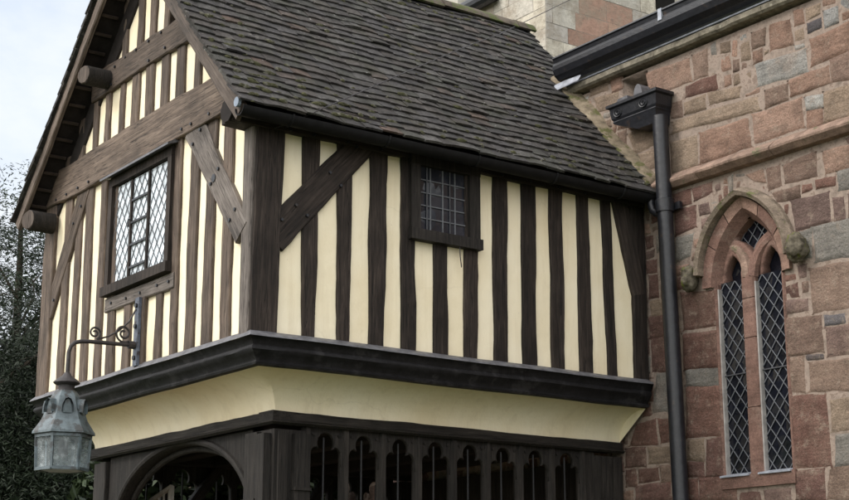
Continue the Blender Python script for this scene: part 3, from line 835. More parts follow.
PAL = {'r': [(.165,.092,.074),(.19,.107,.085),(.148,.085,.071)], 'p': [(.285,.182,.138),(.31,.205,.158),(.26,.165,.125)], 'b': [(.205,.14,.112),(.235,.165,.13)],
       'g': [(.22,.205,.185),(.25,.235,.21)], 'y': [(.29,.22,.165),(.26,.195,.145)], 'k': [(.13,.12,.125),(.11,.10,.105)], 'w': [(.29,.285,.275),(.32,.31,.29)], 'm': [(.19,.13,.112),(.175,.12,.105)]}
STONES = [
('p',0.07,6.09,0.57,6.06,0.59,5.87,0.12,5.86),
('b',0.6,6.08,0.77,6.08,0.76,5.87,0.61,5.87),
('r',0.5,5.84,0.85,5.84,0.86,5.73,0.5,5.75),
('y',0.5,5.71,0.72,5.71,0.72,5.6,0.49,5.61),
('y',0.75,5.71,1.09,5.67,1.07,5.59,0.76,5.61),
('y',0.32,5.58,1.28,5.55,1.28,5.44,0.32,5.49),
('p',1.4,6.08,1.62,6.06,1.63,5.85,1.41,5.86),
('w',1.24,5.8,1.75,5.77,1.75,5.59,1.27,5.62),
('k',1.78,5.96,1.9,5.96,1.9,5.89,1.78,5.89),
('p',1.79,5.83,2.16,5.85,2.14,5.64,1.78,5.62),
('b',1.96,5.62,2.26,5.63,2.24,5.4,1.96,5.45),
('p',1.56,5.57,1.94,5.58,1.95,5.45,1.58,5.45),
('b',1.34,5.56,1.55,5.55,1.55,5.43,1.33,5.43),
('p',1.19,5.41,1.68,5.41,1.69,5.18,1.19,5.17),
('w',1.71,5.4,1.87,5.38,1.86,5.28,1.72,5.3),
('p',1.72,5.29,1.86,5.28,1.86,5.15,1.71,5.15),
('y',1.88,5.39,2.23,5.38,2.21,5.13,1.87,5.16),
('y',0.32,5.42,0.62,5.41,0.61,5.16,0.32,5.13),
('p',0.64,5.41,1.17,5.4,1.18,5.16,0.63,5.16),
('b',1.3,4.95,1.44,4.95,1.44,4.79,1.32,4.78),
('b',1.47,4.94,1.78,4.96,1.78,4.79,1.48,4.8),
('p',1.84,4.95,2.08,4.93,2.07,4.78,1.85,4.78),
('r',1.76,4.75,1.94,4.74,1.93,4.68,1.77,4.69),
('g',1.96,4.77,2.18,4.77,2.17,4.61,1.96,4.63),
('b',1.34,4.75,1.61,4.75,1.61,4.66,1.39,4.67),
('m',1.51,4.65,1.87,4.64,1.87,4.42,1.55,4.42),
('m',1.9,4.59,2.0,4.58,2.0,4.41,1.9,4.41),
('m',2.04,4.58,2.17,4.57,2.16,4.4,2.03,4.41),
('r',0.33,4.98,0.52,4.98,0.52,4.86,0.33,4.87),
('r',0.54,4.98,0.76,4.98,0.75,4.9,0.56,4.87),
('r',0.33,4.85,0.58,4.84,0.57,4.66,0.33,4.63),
('p',1.09,4.96,1.27,4.96,1.29,4.85,1.18,4.89),
('g',0.34,4.62,0.53,4.62,0.48,4.45,0.33,4.42),
('g',1.7,4.41,2.15,4.41,2.13,4.12,1.72,4.16),
('g',1.58,4.41,1.69,4.4,1.68,4.2,1.58,4.2),
('b',1.65,4.11,2.13,4.1,2.1,3.76,1.65,3.78),
('b',1.405,3.79,1.73,3.76,1.73,3.5,1.405,3.51),
('k',1.75,3.75,1.93,3.74,1.94,3.68,1.75,3.68),
('m',1.76,3.66,2.09,3.66,2.07,3.44,1.76,3.46),
('b',1.405,3.5,1.55,3.49,1.54,3.24,1.405,3.23),
('k',1.57,3.49,1.72,3.48,1.72,3.45,1.58,3.46),
('b',1.59,3.44,2.07,3.41,2.05,3.19,1.58,3.23),
('r',1.405,3.23,1.73,3.21,1.74,2.69,1.405,2.69),
('y',1.75,3.15,2.05,3.15,2.03,2.93,1.75,2.92),
('g',1.79,2.9,2.02,2.9,2.01,2.69,1.77,2.69),
('r',1.405,2.68,1.67,2.68,1.66,2.47,1.405,2.48),
('b',1.7,2.69,2.01,2.68,1.99,2.45,1.68,2.47),
('r',0.36,4.16,0.735,4.12,0.735,3.84,0.37,3.86),
('r',0.36,3.83,0.735,3.8,0.735,3.52,0.36,3.55),
('g',0.38,3.54,0.735,3.52,0.735,3.38,0.38,3.42),
('r',0.38,3.42,0.735,3.38,0.735,3.0,0.36,3.02),
('r',0.56,3.0,0.735,3.0,0.735,2.7,0.55,2.71),
('y',0.37,3.0,0.54,3.0,0.54,2.83,0.36,2.85),
('r',0.36,2.83,0.53,2.82,0.53,2.71,0.36,2.72),
('r',0.48,2.71,0.85,2.69,0.85,2.52,0.47,2.54),
('r',0.36,2.7,0.46,2.7,0.45,2.54,0.35,2.55),
('r',0.0,4.48,0.11,4.48,0.11,4.38,-0.0,4.39),
('r',0.02,4.37,0.12,4.37,0.12,4.17,0.01,4.18),
('b',0.15,4.37,0.28,4.37,0.28,4.15,0.14,4.16),
('y',0.01,4.16,0.28,4.14,0.28,4.02,0.03,4.03),
('r',0.0,4.02,0.27,4.01,0.28,3.84,0.01,3.86),
('r',0.02,3.84,0.17,3.84,0.19,3.56,0.01,3.58),
('g',0.07,3.56,0.18,3.56,0.18,3.26,0.01,3.26),
('r',0.2,3.56,0.3,3.55,0.29,3.21,0.2,3.22),
('r',-0.18,3.19,0.03,3.2,0.04,3.0,-0.28,3.02),
('r',0.06,3.2,0.29,3.18,0.3,3.0,0.08,3.01),
('r',-0.32,3.0,-0.1,2.99,-0.09,2.84,-0.33,2.85),
('y',-0.07,2.98,0.3,2.96,0.29,2.83,-0.07,2.86),
('r',-0.32,2.83,-0.22,2.83,-0.21,2.7,-0.33,2.7),
('r',-0.18,2.82,0.04,2.82,0.05,2.72,-0.18,2.71),
('b',0.07,2.82,0.29,2.83,0.3,2.71,0.07,2.71),
('r',-0.22,2.69,0.17,2.7,0.17,2.56,-0.23,2.59),
('y',-0.64,6.21,-0.39,6.2,-0.4,6.08,-0.61,6.09),
('p',-0.37,6.18,-0.23,6.17,-0.23,6.05,-0.34,6.04),
('y',-0.59,6.05,-0.26,6.04,-0.27,5.9,-0.52,5.92),
('y',-0.17,5.62,0.13,5.63,0.14,5.44,-0.09,5.44),
('y',-0.06,5.41,0.15,5.42,0.16,5.24,0.03,5.26),
('y',0.18,5.63,0.3,5.63,0.29,5.46,0.17,5.46),
('p',0.17,5.43,0.29,5.43,0.29,5.21,0.18,5.2)
]
GRID = .02; GX0, GX1, GZ0, GZ1 = -8.3, 9.4, 0.0, ZT
NX = int((GX1-GX0)/GRID); NZ = int((GZ1-GZ0)/GRID)
occ = bytearray(NX*NZ)
def mark_poly(q, grow=.012):
    xs = q[0::2]; zs = q[1::2]; cx = sum(xs)/len(xs); cz = sum(zs)/len(zs)
    P = list(zip(xs, zs))
    for iz in range(max(0, int((min(zs)-grow-GZ0)/GRID)), min(NZ, int((max(zs)+grow-GZ0)/GRID)+1)):
        z = GZ0+(iz+.5)*GRID
        for ix in range(max(0, int((min(xs)-grow-GX0)/GRID)), min(NX, int((max(xs)+grow-GX0)/GRID)+1)):
            x = GX0+(ix+.5)*GRID
            # shrink the test point towards the centre by the margin
            dx, dz = cx-x, cz-z; dd = math.hypot(dx, dz) or 1
            k = min(1, grow/dd); xx, zz = x+dx*k, z+dz*k
            ins = False; j = len(P)-1
            for i in range(len(P)):
                if (P[i][1] > zz) != (P[j][1] > zz) and xx < (P[j][0]-P[i][0])*(zz-P[i][1])/(P[j][1]-P[i][1])+P[i][0]: ins = not ins
                j = i
            if ins: occ[iz*NX+ix] = 1
def mark_rect(x0, z0, x1, z1): mark_poly([x0, z0, x1, z0, x1, z1, x0, z1], .0)
mark_rect(GX0, 5.01, GX1, 5.15)
hood_o = pointed(.485, 4.24, 4.86, xc=1.075, n=12)
hood_i = pointed(.425, 4.24, 4.785, xc=1.075, n=12)
mark_poly([c for p in pointed(.47, 4.2, 4.86, xc=1.06, z0=4.16) for c in p], .02)
mark_rect(.72, 2.58, 1.40, 4.3)
mark_rect(.46, 4.20, .60, 4.40); mark_rect(1.50, 4.24, 1.66, 4.45)
mark_rect(-.24, 5.82, .11, 6.13)
mark_rect(-2.6, 0, -1.2, 2.62); mark_rect(-3.5, 3.2, -.12, 5.3)
sv, sfc, scol = [], [], []
def stone(q, col, proud=.012, seed=0, grow=.017):
    """one wall stone: a rounded, slightly bulging block; q = 4 corners (x,z) anticlockwise or clockwise"""
    (ax, az), (bx, bz), (cx, cz), (dx, dz) = q       # TL TR BR BL
    w = max(math.hypot(bx-ax, bz-az), .03); h = max(math.hypot(dx-ax, dz-az), .03)
    nu = max(5, min(16, int(w/.035)+3)); nv = max(5, min(12, int(h/.035)+3))
    mx_ = (ax+bx+cx+dx)/4; mz_ = (az+bz+cz+dz)/4; gw_, gh_ = 1+2*grow/w, 1+2*grow/h
    ax, bx, cx, dx = [mx_+(v-mx_)*gw_ for v in (ax, bx, cx, dx)]; az, bz, cz, dz = [mz_+(v-mz_)*gh_ for v in (az, bz, cz, dz)]
    b = len(sv); r = min(.03, w*.28, h*.28); big = R.uniform(-.010, .006)
    tx, tz = R.uniform(-.008, .008), R.uniform(-.008, .008)
    for j in range(nv+1):
        for i in range(nu+1):
            # denser near the rims
            u = i/nu; v = j/nv
            u = .5-.5*math.cos(PI*u)*.86 - (.0 if 0 < i < nu else (.07 if i == 0 else -.07)); v = .5-.5*math.cos(PI*v)*.86 - (.0 if 0 < j < nv else (.07 if j == 0 else -.07))
            # corner rounding
            du = min(u, 1-u)*w; dv = min(v, 1-v)*h
            uu, vv = u, v
            if du < r and dv < r:
                ex, ey = r-du, r-dv; d = math.hypot(ex, ey); m = max(ex, ey)
                if d > 1e-6:
                    k = m/d
                    nx_, ny_ = r-ex*k, r-ey*k
                    uu = nx_/w if u < .5 else 1-nx_/w; vv = ny_/h if v < .5 else 1-ny_/h
            x = (ax*(1-uu)+bx*uu)*(1-vv)+(dx*(1-uu)+cx*uu)*vv
            z = (az*(1-uu)+bz*uu)*(1-vv)+(dz*(1-uu)+cz*uu)*vv
            x += .011*nz(x, z, seed, 5)+.005*nz(x, z, seed+3, 16); z += .011*nz(x, z, seed+9, 5)+.005*nz(x, z, seed+5, 16)
            du = min(uu, 1-uu)*w; dv = min(vv, 1-vv)*h
            e = min(du, dv); f = min(1, e/.014); f = 1-(1-f)**1.7
            y = -.010+(proud+big*.5+.010)*f + f*(tx*(u-.5)+tz*(v-.5)) + f*(.004*nz(x, z, seed+20, 5)+.004*nz(x, z, seed+20, 13)+.0035*nz(x, z, seed, 34))
            sv.append((x, D+.016-y, z)); 
            k = .78*(1+.20*nz(x, z, seed, 4)+.14*nz(x, z, 3, 15))
            scol.append((col[0]*k, col[1]*k, col[2]*k, 1))
    for j in range(nv):
        for i in range(nu):
            o = b+j*(nu+1)+i
            sfc.append((o, o+nu+1, o+nu+2, o+1))
k = 0
for s in STONES:
    q = s[1:]; mark_poly(list(q), .020); k += 1
    c = R.choice(PAL[s[0]]); t = R.uniform(.88, 1.12)
    stone([(q[0], q[1]), (q[2], q[3]), (q[4], q[5]), (q[6], q[7])], tuple(v*t for v in c), seed=k*7.3)
# every gap left: smaller rubble that fits
RR = random.Random(21)
def free_w(ix, iz, mx):
    n = 0
    while n < mx and ix+n < NX and not occ[iz*NX+ix+n]: n += 1
    return n
for iz in range(NZ):
    z = GZ0+iz*GRID
    for ix in range(NX):
        if occ[iz*NX+ix]: continue
        x = GX0+ix*GRID
        far = x > 2.15 or x < -3.4 or z < 2.62
        tw = int(RR.uniform(.22, .62)/GRID) if far else int(RR.uniform(.12, .26)/GRID)
        thh = int(RR.choice((.16, .22, .28) if far else (.09, .12, .16))/GRID)
        w = free_w(ix, iz, tw)
        if far and w == tw and free_w(ix+w, iz, 4) < 4: w += free_w(ix+w, iz, 4)
        h = 0
        while h < thh and iz+h < NZ and free_w(ix, iz+h, w) == w: h += 1
        if w < 3 or h < 3:
            occ[iz*NX+ix] = 1; continue
        for a in range(h):
            o = (iz+a)*NX+ix
            occ[o:o+w] = b'\x01'*w
        x1 = x+w*GRID; z1 = z+h*GRID; m = .011
        j = lambda: RR.uniform(-.010, .010)
        if far: c = RR.choice(PAL[RR.choice('rrrpbbgmmy')])
        elif z > 5.1: c = RR.choice(PAL[RR.choice('pypwgbpp')])
        else: c = RR.choice(PAL[RR.choice('rbmrgpr')])
        t = RR.uniform(.85, 1.15)
        stone([(x+m+j(), z1-m+j()), (x1-m+j(), z1-m+j()), (x1-m+j(), z+m+j()), (x+m+j(), z+m+j())], tuple(v*t for v in c), proud=RR.uniform(.002, .014), seed=x*9+z*3, grow=.010)
me = bpy.data.meshes.new('stone_facing'); me.from_pydata(sv, [], sfc); me.update()
at = me.color_attributes.new('stone_colour', 'FLOAT_COLOR', 'POINT'); at.data.foreach_set('color', [x for c in scol for x in c])
fac = from_mesh('stone_facing', me, M['stone'], CH, None, True)

# string course: a weathered chamfered band in lengths
mb = MB(); x = -.12
while x < 9.4:
    l = R.uniform(.45, .95); x2 = min(9.45, x+l)
    jj = R.uniform(-.006, .006); ny = 10
    def sec(i, x=x, x2=x2, jj=jj):
        xx = x+.003+(x2-x-.006)*i/ny
        e = .006 if i in (0, ny) else 0
        a = .006*nz(xx, 0, 0, 6); c = .005*nz(xx, 4, 0, 9)
        return [V((xx, D+.02, 5.152+c)), V((xx, D-.012-a+e, 5.142+c)), V((xx, D-.085-a+jj+e, 5.082+c)), V((xx, D-.092-a+jj+e, 5.07+c)), V((xx, D-.088-a+jj+e, 5.055+a)), V((xx, D-.045+e, 5.018+a)), V((xx, D+.02, 5.012))]
    mb.sweep(sec, ny+1, True); x = x2
o = mb.build('string_course', M['dressed_pale'], CH); shade(o, 30)

# eaves course, flashing and big cast gutter
mb = MB(); x = -1.02
while x < 9.4:
    l = R.uniform(.7, 1.3); x2 = min(9.45, x+l)
    def sec(i, x=x, x2=x2):
        xx = x+.002+(x2-x-.004)*i/8; a = .006*nz(xx, 0, 3, 5)
        return [V((xx, D+.3, 6.222+a)), V((xx, D-.06-a, 6.22+a)), V((xx, D-.072-a, 6.208+a)), V((xx, D-.070-a, 6.172+a)), V((xx, D-.05, 6.155+a)), V((xx, D+.3, 6.15+a))]
    mb.sweep(sec, 9, True); x = x2
o = mb.build('eaves_course', M['eavestone'], CH); shade(o, 30)
MB().box((-1.05, D-.06, 6.232), (9.4, D+.5, 6.245)).build('lead_flashing', M['leadpale'], CH)
mb = MB()      # torn flashing lapped over the porch tiles
mb.add([(-1.08, D-.16, 6.225), (-.93, D-.15, 6.195), (-.62, D-.125, 6.222), (-.60, D-.115, 6.255), (-.80, D-.12, 6.262), (-.95, D-.13, 6.25)], [(0,1,2,3,4,5)])
mb.add([(p.x, p.y, p.z-.012) for p in mb.v[:6]], [(5,4,3,2,1,0)])
mb.f += [(i, i+6, (i+1) % 6+6, (i+1) % 6) for i in range(6)]
mb.build('lead_flashing', M['leadpale'], CH)
gy, gz_ = D-.085, 6.395
def cg(i):
    xx = [-.88, 9.4][i]
    pr_ = [(.055, .075), (-.085, .085), (-.09, .07), (-.078, .06), (-.07, .03), (-.085, .0), (-.085, -.035), (-.065, -.085), (-.02, -.118), (.055, -.125), (.055, -.11), (-.01, -.10), (-.05, -.07), (-.065, .06), (.045, .06)]
    return [V((xx, gy+a-.02, gz_+b)) for a, b in pr_]
cgut = MB().sweep(cg, 2, True).build('eaves_gutter', M['iron'], CH)
mb = MB()
for x in (.46, 1.9, 3.4, 4.9):
    mb.box((x-.02, gy-.112, gz_-.01), (x+.02, gy-.09, gz_+.09))
mb.build('gutter_strap', M['leadpale'], cgut)
MB().add([(-1.6, D+.02, 6.45), (9.4, D+.02, 6.45), (9.4, 6.5, 6.62), (-1.6, 6.5, 6.62), (-1.6, D+.02, 6.42), (9.4, D+.02, 6.42), (9.4, 6.5, 6.59), (-1.6, 6.5, 6.59)],
         [(0,1,2,3),(7,6,5,4),(0,4,5,1),(1,5,6,2),(2,6,7,3),(3,7,4,0)]).build('aisle_roof', M['lead'], CH)

# cement fillet where the porch tiles meet the wall
mb = MB(); fs_ = []
def fsec(i):
    x = -1.0+1.17*i/26; z = roof_z(x)+.035; w = .075+.035*nz(x, 1, 0, 4); h = .085+.05*nz(x, 7, 0, 3.5)
    return [V((x, D+.02, z+h)), V((x, D-.02-.3*w, z+h*.55)), V((x, D-.03-w, z+.012)), V((x, D-.03-w, z-.03)), V((x, D+.02, z-.05))]
mb.sweep(fsec, 27, True); o = mb.build('verge_fillet', M['fillet'], CH); shade(o, 60)

# ---- window
def ring(name, outer, inner, yo, yi, mat, back=None, par=None):
    mb = MB(); n = len(outer)
    vs = []; fs = []
    for i in range(n):
        o_, i_ = outer[i], inner[i]
        w = .004*nz(o_[0], o_[1], 0, 9)
        vs += [V((o_[0], D+.03, o_[1])), V((o_[0], yo+w, o_[1])), V((i_[0], yi+w, i_[1])), V((i_[0], D+.2, i_[1]))]
    for i in range(n-1):
        for j in range(3):
            fs.append((i*4+j, i*4+j+1, (i+1)*4+j+1, (i+1)*4+j))
    return mb.add(vs, fs).build(name, mat, par)
wn = MB()
# sill and jamb dressings
wn.box((.72, D-.012, 2.60), (1.43, D+.2, 2.697))
cw = wn.build('lancet_window', M['dressed'], CH)
ai = pointed(.35, 4.14, 4.70, n=12, xc=1.065)
vo = pointed(.435, 4.14, 4.79, n=12, xc=1.065)
for a_, b_ in ((0, 5), (5, 9), (9, 12), (12, 15), (15, 19), (19, 24)):      # voussoirs
    sa, sb = vo[a_:b_+1], ai[a_:b_+1]
    def sh(L, i, j, f): return (L[i][0]+(L[j][0]-L[i][0])*f, L[i][1]+(L[j][1]-L[i][1])*f)
    sa = [sh(sa, 0, 1, .05)]+sa[1:-1]+[sh(sa, -1, -2, .05)]; sb = [sh(sb, 0, 1, .05)]+sb[1:-1]+[sh(sb, -1, -2, .05)]
    ring('voussoir', sa, sb, D-.028+R.uniform(-.005, .005), D-.012+R.uniform(-.004, .004), M['dressed'] if a_ in (5, 15, 0) else M['voussoir'], par=cw)
ai2 = pointed(.295, 4.14, 4.63, n=12, xc=1.065)
ring('inner_arch', ai, ai2, D-.010, D+.075, M['dressed'], par=cw)
# hood mould
mb = MB(); n = len(hood_o); vs = []; fs = []
for i in range(n):
    o_, i_ = hood_o[i], hood_i[i]; w = .010*nz(o_[0]*3, o_[1]*3)
    mx, mz = (o_[0]*.45+i_[0]*.55), (o_[1]*.45+i_[1]*.55)
    vs += [V((o_[0], D+.03, o_[1])), V((o_[0], D-.03+w, o_[1])), V((mx, D-.105+w, mz)), V((i_[0], D-.085+w, i_[1])), V((i_[0], D+.02, i_[1]))]
for i in range(n-1):
    for j in range(4): fs.append((i*5+j, i*5+j+1, (i+1)*5+j+1, (i+1)*5+j))
fs += [tuple(range(5)), tuple((n-1)*5+j for j in range(5))]
hood = mb.add(vs, fs).build('hood_mould', M['hoodstone'], cw)
def lump(name, c, rx, ry, rz, mat, par, seed, extra=()):
    bm = bmesh.new(); bmesh.ops.create_icosphere(bm, subdivisions=4, radius=1)
    for v in bm.verts:
        p = v.co.copy(); d = 1+.22*noise.noise(p*1.7+V((seed, 0, 0)))+.12*noise.noise(p*4+V((seed, 3, 0)))+.05*noise.noise(p*9)
        for (q, rr, am) in extra:
            dd = (p-V(q)).length
            if dd < rr: d += am*(1-dd/rr)**1.0
        v.co = V((c[0]+p.x*d*rx, c[1]+p.y*d*ry, c[2]+p.z*d*rz))
    me = bpy.data.meshes.new(name); bm.to_mesh(me); bm.free()
    return from_mesh(name, me, mat, par, None, True)
lump('label_stop', (.535, D-.06, 4.235), .062, .075, .10, M['moss'], cw, 3.1, (((.3, -.9, -.3), .5, .25), ((-.3, -.8, .3), .35, -.25), ((.35, -.8, .4), .35, -.25)))
lump('label_stop', (1.612, D-.06, 4.275), .075, .09, .11, M['moss'], cw, 8.7, (((.2, -.9, -.35), .55, .30), ((-.35, -.85, .25), .4, -.35), ((.45, -.75, .3), .35, -.3), ((.1, -.95, -.75), .3, -.3)))
# Y-tracery: flush mullion and jamb strips below, recessed plate with eye and heads above
lx = [(.757, .99), (1.13, 1.385)]
def upright(x0, x1, z0, z1, name):
    c = .018; sl_ = .05 if z1 > 4.1 else 0; f = D+.004+R.uniform(-.003, .003)
    MB().sweep(lambda i: [V((x0, D+.10, [z0, z1][i])), V((x0, f+c, [z0, z1][i])), V((x0+c, f, [z0, z1-sl_][i])), V((x1-c, f, [z0, z1-sl_][i])), V((x1, f+c, [z0, z1][i])), V((x1, D+.10, [z0, z1][i]))], 2, True).build(name, M['dressed'], cw)
for x0, x1 in ((.715, .757), (1.385, 1.43)): upright(x0, x1, 2.66, 4.16, 'jamb_strip')
for z0, z1 in ((2.66, 3.18), (3.186, 3.70), (3.706, 4.0), (4.006, 4.22)): upright(.99, 1.13, z0, z1, 'mullion')
plate = pointed(.36, 4.14, 4.71, xc=1.07, z0=4.08)
def head(a, b):
    c = (a+b)/2; hw = (b-a)/2
    o = [(a, 4.09), (a, 4.17), (a+.022, 4.205), (a+.012, 4.25), (a+.045, 4.31), (c-.02, 4.355)]
    return o+[(c, 4.37)]+[(2*c-x, z) for x, z in o[::-1]]
eye = [(1.065, 4.345), (1.11, 4.42), (1.165, 4.465), (1.225, 4.495), (1.185, 4.56), (1.13, 4.61), (1.065, 4.66), (1.0, 4.61), (.945, 4.56), (.905, 4.495), (.965, 4.465), (1.02, 4.42)]
tp = flat('tracery', [plate, head(.775, .975), head(1.155, 1.355), eye], .10, lambda u, v, w: V((u, D+.115-w, v)), M['dressed'], cw, .02)
for sg in (-1, 1):
    ap = [(1.065+sg*.03, 4.16), (1.065+sg*.04, 4.25), (1.065+sg*.07, 4.33), (1.065+sg*.12, 4.395), (1.065+sg*.18, 4.435), (1.065+sg*.25, 4.455)]
    MB().tube([V((p[0], D+.045+.012*i, p[1])) for i, p in enumerate(ap)], [.046, .044, .042, .040, .038, .036], 8).build('tracery_rib', M['dressed_pale'] if sg < 0 else M['dressed'], tp, True)
cf = lambda u, v, o: V((u, D+.046-o, v))
cf2 = lambda u, v, o: V((u, D+.142-o, v))
for i, (a, b) in enumerate(lx):
    p = MB().box((a-.004, D+.053, 2.69), (b+.004, D+.059, 4.17)).build('pane', M['glass_dark'], cw)
    lattice((a, 2.695), (b, 4.165), .098, .128, cf, p, M['came'], .006, .005)
    MB().box((a-.002, D+.012, 2.70), (a+.010, D+.052, 4.12)).build('mortar_fillet', M['fillet_pale'], p)
    MB().add([(a-.03, D-.03, 2.697), (b+.015, D-.03, 2.697), (b+.015, D+.05, 2.715), (a-.03, D+.05, 2.715), (a-.03, D-.03, 2.685), (b+.015, D-.03, 2.685), (b+.015, D+.05, 2.69), (a-.03, D+.05, 2.69)],
             [(0,1,2,3),(7,6,5,4),(0,4,5,1),(1,5,6,2),(2,6,7,3),(3,7,4,0)]).build('sill_flashing', M['leadpale'], p)
    MB().tube([(a, D+.04, 3.45), (b, D+.04, 3.45)], .006, 6).build('saddle_bar', M['came_dark'], p)
p = MB().box((.74, D+.150, 4.10), (1.40, D+.156, 4.72)).build('pane', M['glass_dark'], cw)
lattice((.88, 4.34), (1.25, 4.67), .095, .12, cf2, p, M['came'], .006, .005)

# ---- tower behind
TX, TY = -3.345, 5.5
ash_v, ash_f, ash_c = [], [], []
def ashlar(face, a0, a1, z0, z1, fix, seed):
    """squared blocks on one face of the tower: joints are real gaps"""
    r2 = random.Random(seed); z = z0
    while z < z1:
        h = r2.choice((.19, .22, .26)); zz = min(z+h, z1); a = a0 - r2.uniform(0, .4)
        while a < a1:
            l = r2.uniform(.28, .62); s0, s1 = max(a, a0), min(a+l, a1)
            if s1-s0 > .06:
                c = r2.choice([(.47,.44,.385),(.50,.47,.41),(.44,.41,.37),(.52,.48,.40),(.46,.40,.34)])
                if face == 'x' and 5.95 < (s0+s1)/2 < 7.0 and 7.75 < (z+zz)/2 < 8.55: c = r2.choice([(.33,.21,.16),(.36,.24,.18)])
                k = r2.uniform(.9, 1.08); c = tuple(v*k for v in c)
                m = .003; pr = r2.uniform(.002, .008); b = len(ash_v)
                for (aa, z_) in ((s0+m, z+m), (s1-m, z+m), (s1-m, zz-m), (s0+m, zz-m)):
                    for d in (-.02, pr):
                        ash_v.append((fix+d, aa, z_) if face == 'x' else (aa, fix-d, z_)); ash_c.append((*c, 1))
                ash_f.append((b+1, b+3, b+5, b+7))
                for i in range(4): i2 = (i+1) % 4; ash_f.append((b+i*2, b+i2*2, b+i2*2+1, b+i*2+1))
            a += l
        z = zz
ashlar('x', TY, 9.4, 5.5, 11.0, TX, 3)
ashlar('y', -4.9, TX, 5.0, 8.70, TY, 5)
ashlar('y', -4.15, TX, 8.95, 11.0, TY, 6)
tw = MB().box((-4.9, TY, 0), (TX, 9.4, 8.7)).box((-4.15, TY+.001, 8.7), (TX-.001, 9.399, 11.0)).build('tower', M['tower_mortar'], CH)
me = bpy.data.meshes.new('ashlar_facing'); me.from_pydata(ash_v, [], ash_f); me.update()
at = me.color_attributes.new('stone_colour', 'FLOAT_COLOR', 'POINT'); at.data.foreach_set('color', [x for c in ash_c for x in c])
bm = bmesh.new(); bm.from_mesh(me); bmesh.ops.recalc_face_normals(bm, faces=bm.faces); bm.to_mesh(me); bm.free()
from_mesh('ashlar_facing', me, M['ashlar'], tw)
MB().box((TX-.1, 7.22, 8.72), (TX+.03, 7.52, 9.6)).build('louvre_opening', M['inside'], tw)
MB().tube([(-4.93, TY-.10, 8.74), (-4.18, TY-.10, 8.74), (-4.17, TY-.10, 8.745)], .085, 12).box((-4.92, TY-.02, 8.70), (-4.16, TY+.4, 8.86)).build('tower_gutter', M['iron'], tw)
pin = MB().box((-8.2, 7.0, 0), (-6.95, 8.2, 12.0)).build('stair_turret', M['ashlar'] if False else M['dressed_pale'], CH)
pin.data.materials[0] = plain('pale_turret_stone', (.43, .41, .36), .95, 0, .2, 5, .4, .1)

# ================================================================== DRAINPIPE
DP = thing('drainpipe', 'black cast iron drainpipe with a wide hopper head on the sandstone wall beside the porch', 'drainpipe', (.43, 3.5, 0))
def hop(z, x0, x1, yf): return [V((x0, yf, z)), V((x1, yf, z)), V((x1, D+.0, z)), V((x0, D+.0, z))]
mb = MB(); secs = [hop(5.83, -.20, .395, 3.435), hop(5.805, -.20, .395, 3.435), hop(5.795, -.175, .37, 3.455), hop(5.71, -.165, .36, 3.465), hop(5.69, -.15, .345, 3.475), hop(5.68, -.155, .35, 3.47), hop(5.665, -.145, .34, 3.475), hop(5.61, -.0, .335, 3.49), hop(5.565, .10, .33, 3.50)]
mb.sweep(lambda i: secs[i], len(secs), True, True)
hp_ = mb.build('hopper_head', M['iron'], DP)
mb = MB()
for x in (-.08, .22):
    mb = MB()
    for r in (.045, .02):
        mb.tube([V((x+r*math.cos(t), 3.458, 5.75+r*.8*math.sin(t))) for t in [2*PI*i/12 for i in range(13)]], .005, 5)
    mb.build('hopper_rosette', M['iron'], hp_)
mb = MB()
def chute(mb, x0, x1, h0, round_=False):
    n = 9
    for yy, s in ((3.53, 1),):
        pts = [(x0, 5.78)] + ([(x0+(x1-x0)*(.5-.5*math.cos(PI*i/n)), h0-.10+.10*math.sin(PI*i/n)) for i in range(n+1)] if round_ else [(x0, h0-.03), (x0+.02, h0), (x1-.01, h0+.005), (x1, h0-.05)]) + [(x1, 5.78)]
        f = [V((x, yy-.16*(5.95-z)*0, z)) for x, z in pts]; k = len(f)
        vs = f+[p+V((0, .22, .0)) for p in f]
        mb.add(vs, [tuple(range(k)), tuple(range(2*k-1, k-1, -1))]+[(i, i+k, (i+1) % k+k, (i+1) % k) for i in range(k)])
chute(mb, -.17, -.03, 5.90); mb.build('lead_chute', M['lead'], DP)
mb = MB(); chute(mb, .04, .14, 5.965, True); mb.build('lead_chute', M['lead'], DP)
pb = V((.448, 3.53, .0)); pt = V((.318, 3.545, 5.62))
mb = MB().tube([pb.lerp(pt, i/12) for i in range(13)], .062, 16)
pipe = mb.build('pipe', M['iron'], DP, True); shade(pipe)
mb = MB()
for f in (.12, .865):
    c = pb.lerp(pt, f); t = (pt-pb).normalized()
    mb = MB(); mb.tube([c-t*.05, c+t*.05, c+t*.055], [.072, .076, .068], 16)
    mb.box((c.x-.11, c.y+.055, c.z-.03), (c.x+.11, c.y+.085, c.z+.03))
    shade(mb.build('pipe_collar', M['iron'], DP))
sw_ = MB().tube([(.205, 3.52, 4.97), (.205, 3.52, 4.90), (.215, 3.525, 4.85), (.25, 3.53, 4.82), (.31, 3.53, 4.80), (.33, 3.54, 4.775), (.34, 3.545, 4.74)], .03, 10).build('swan_neck', M['iron'], DP, True)
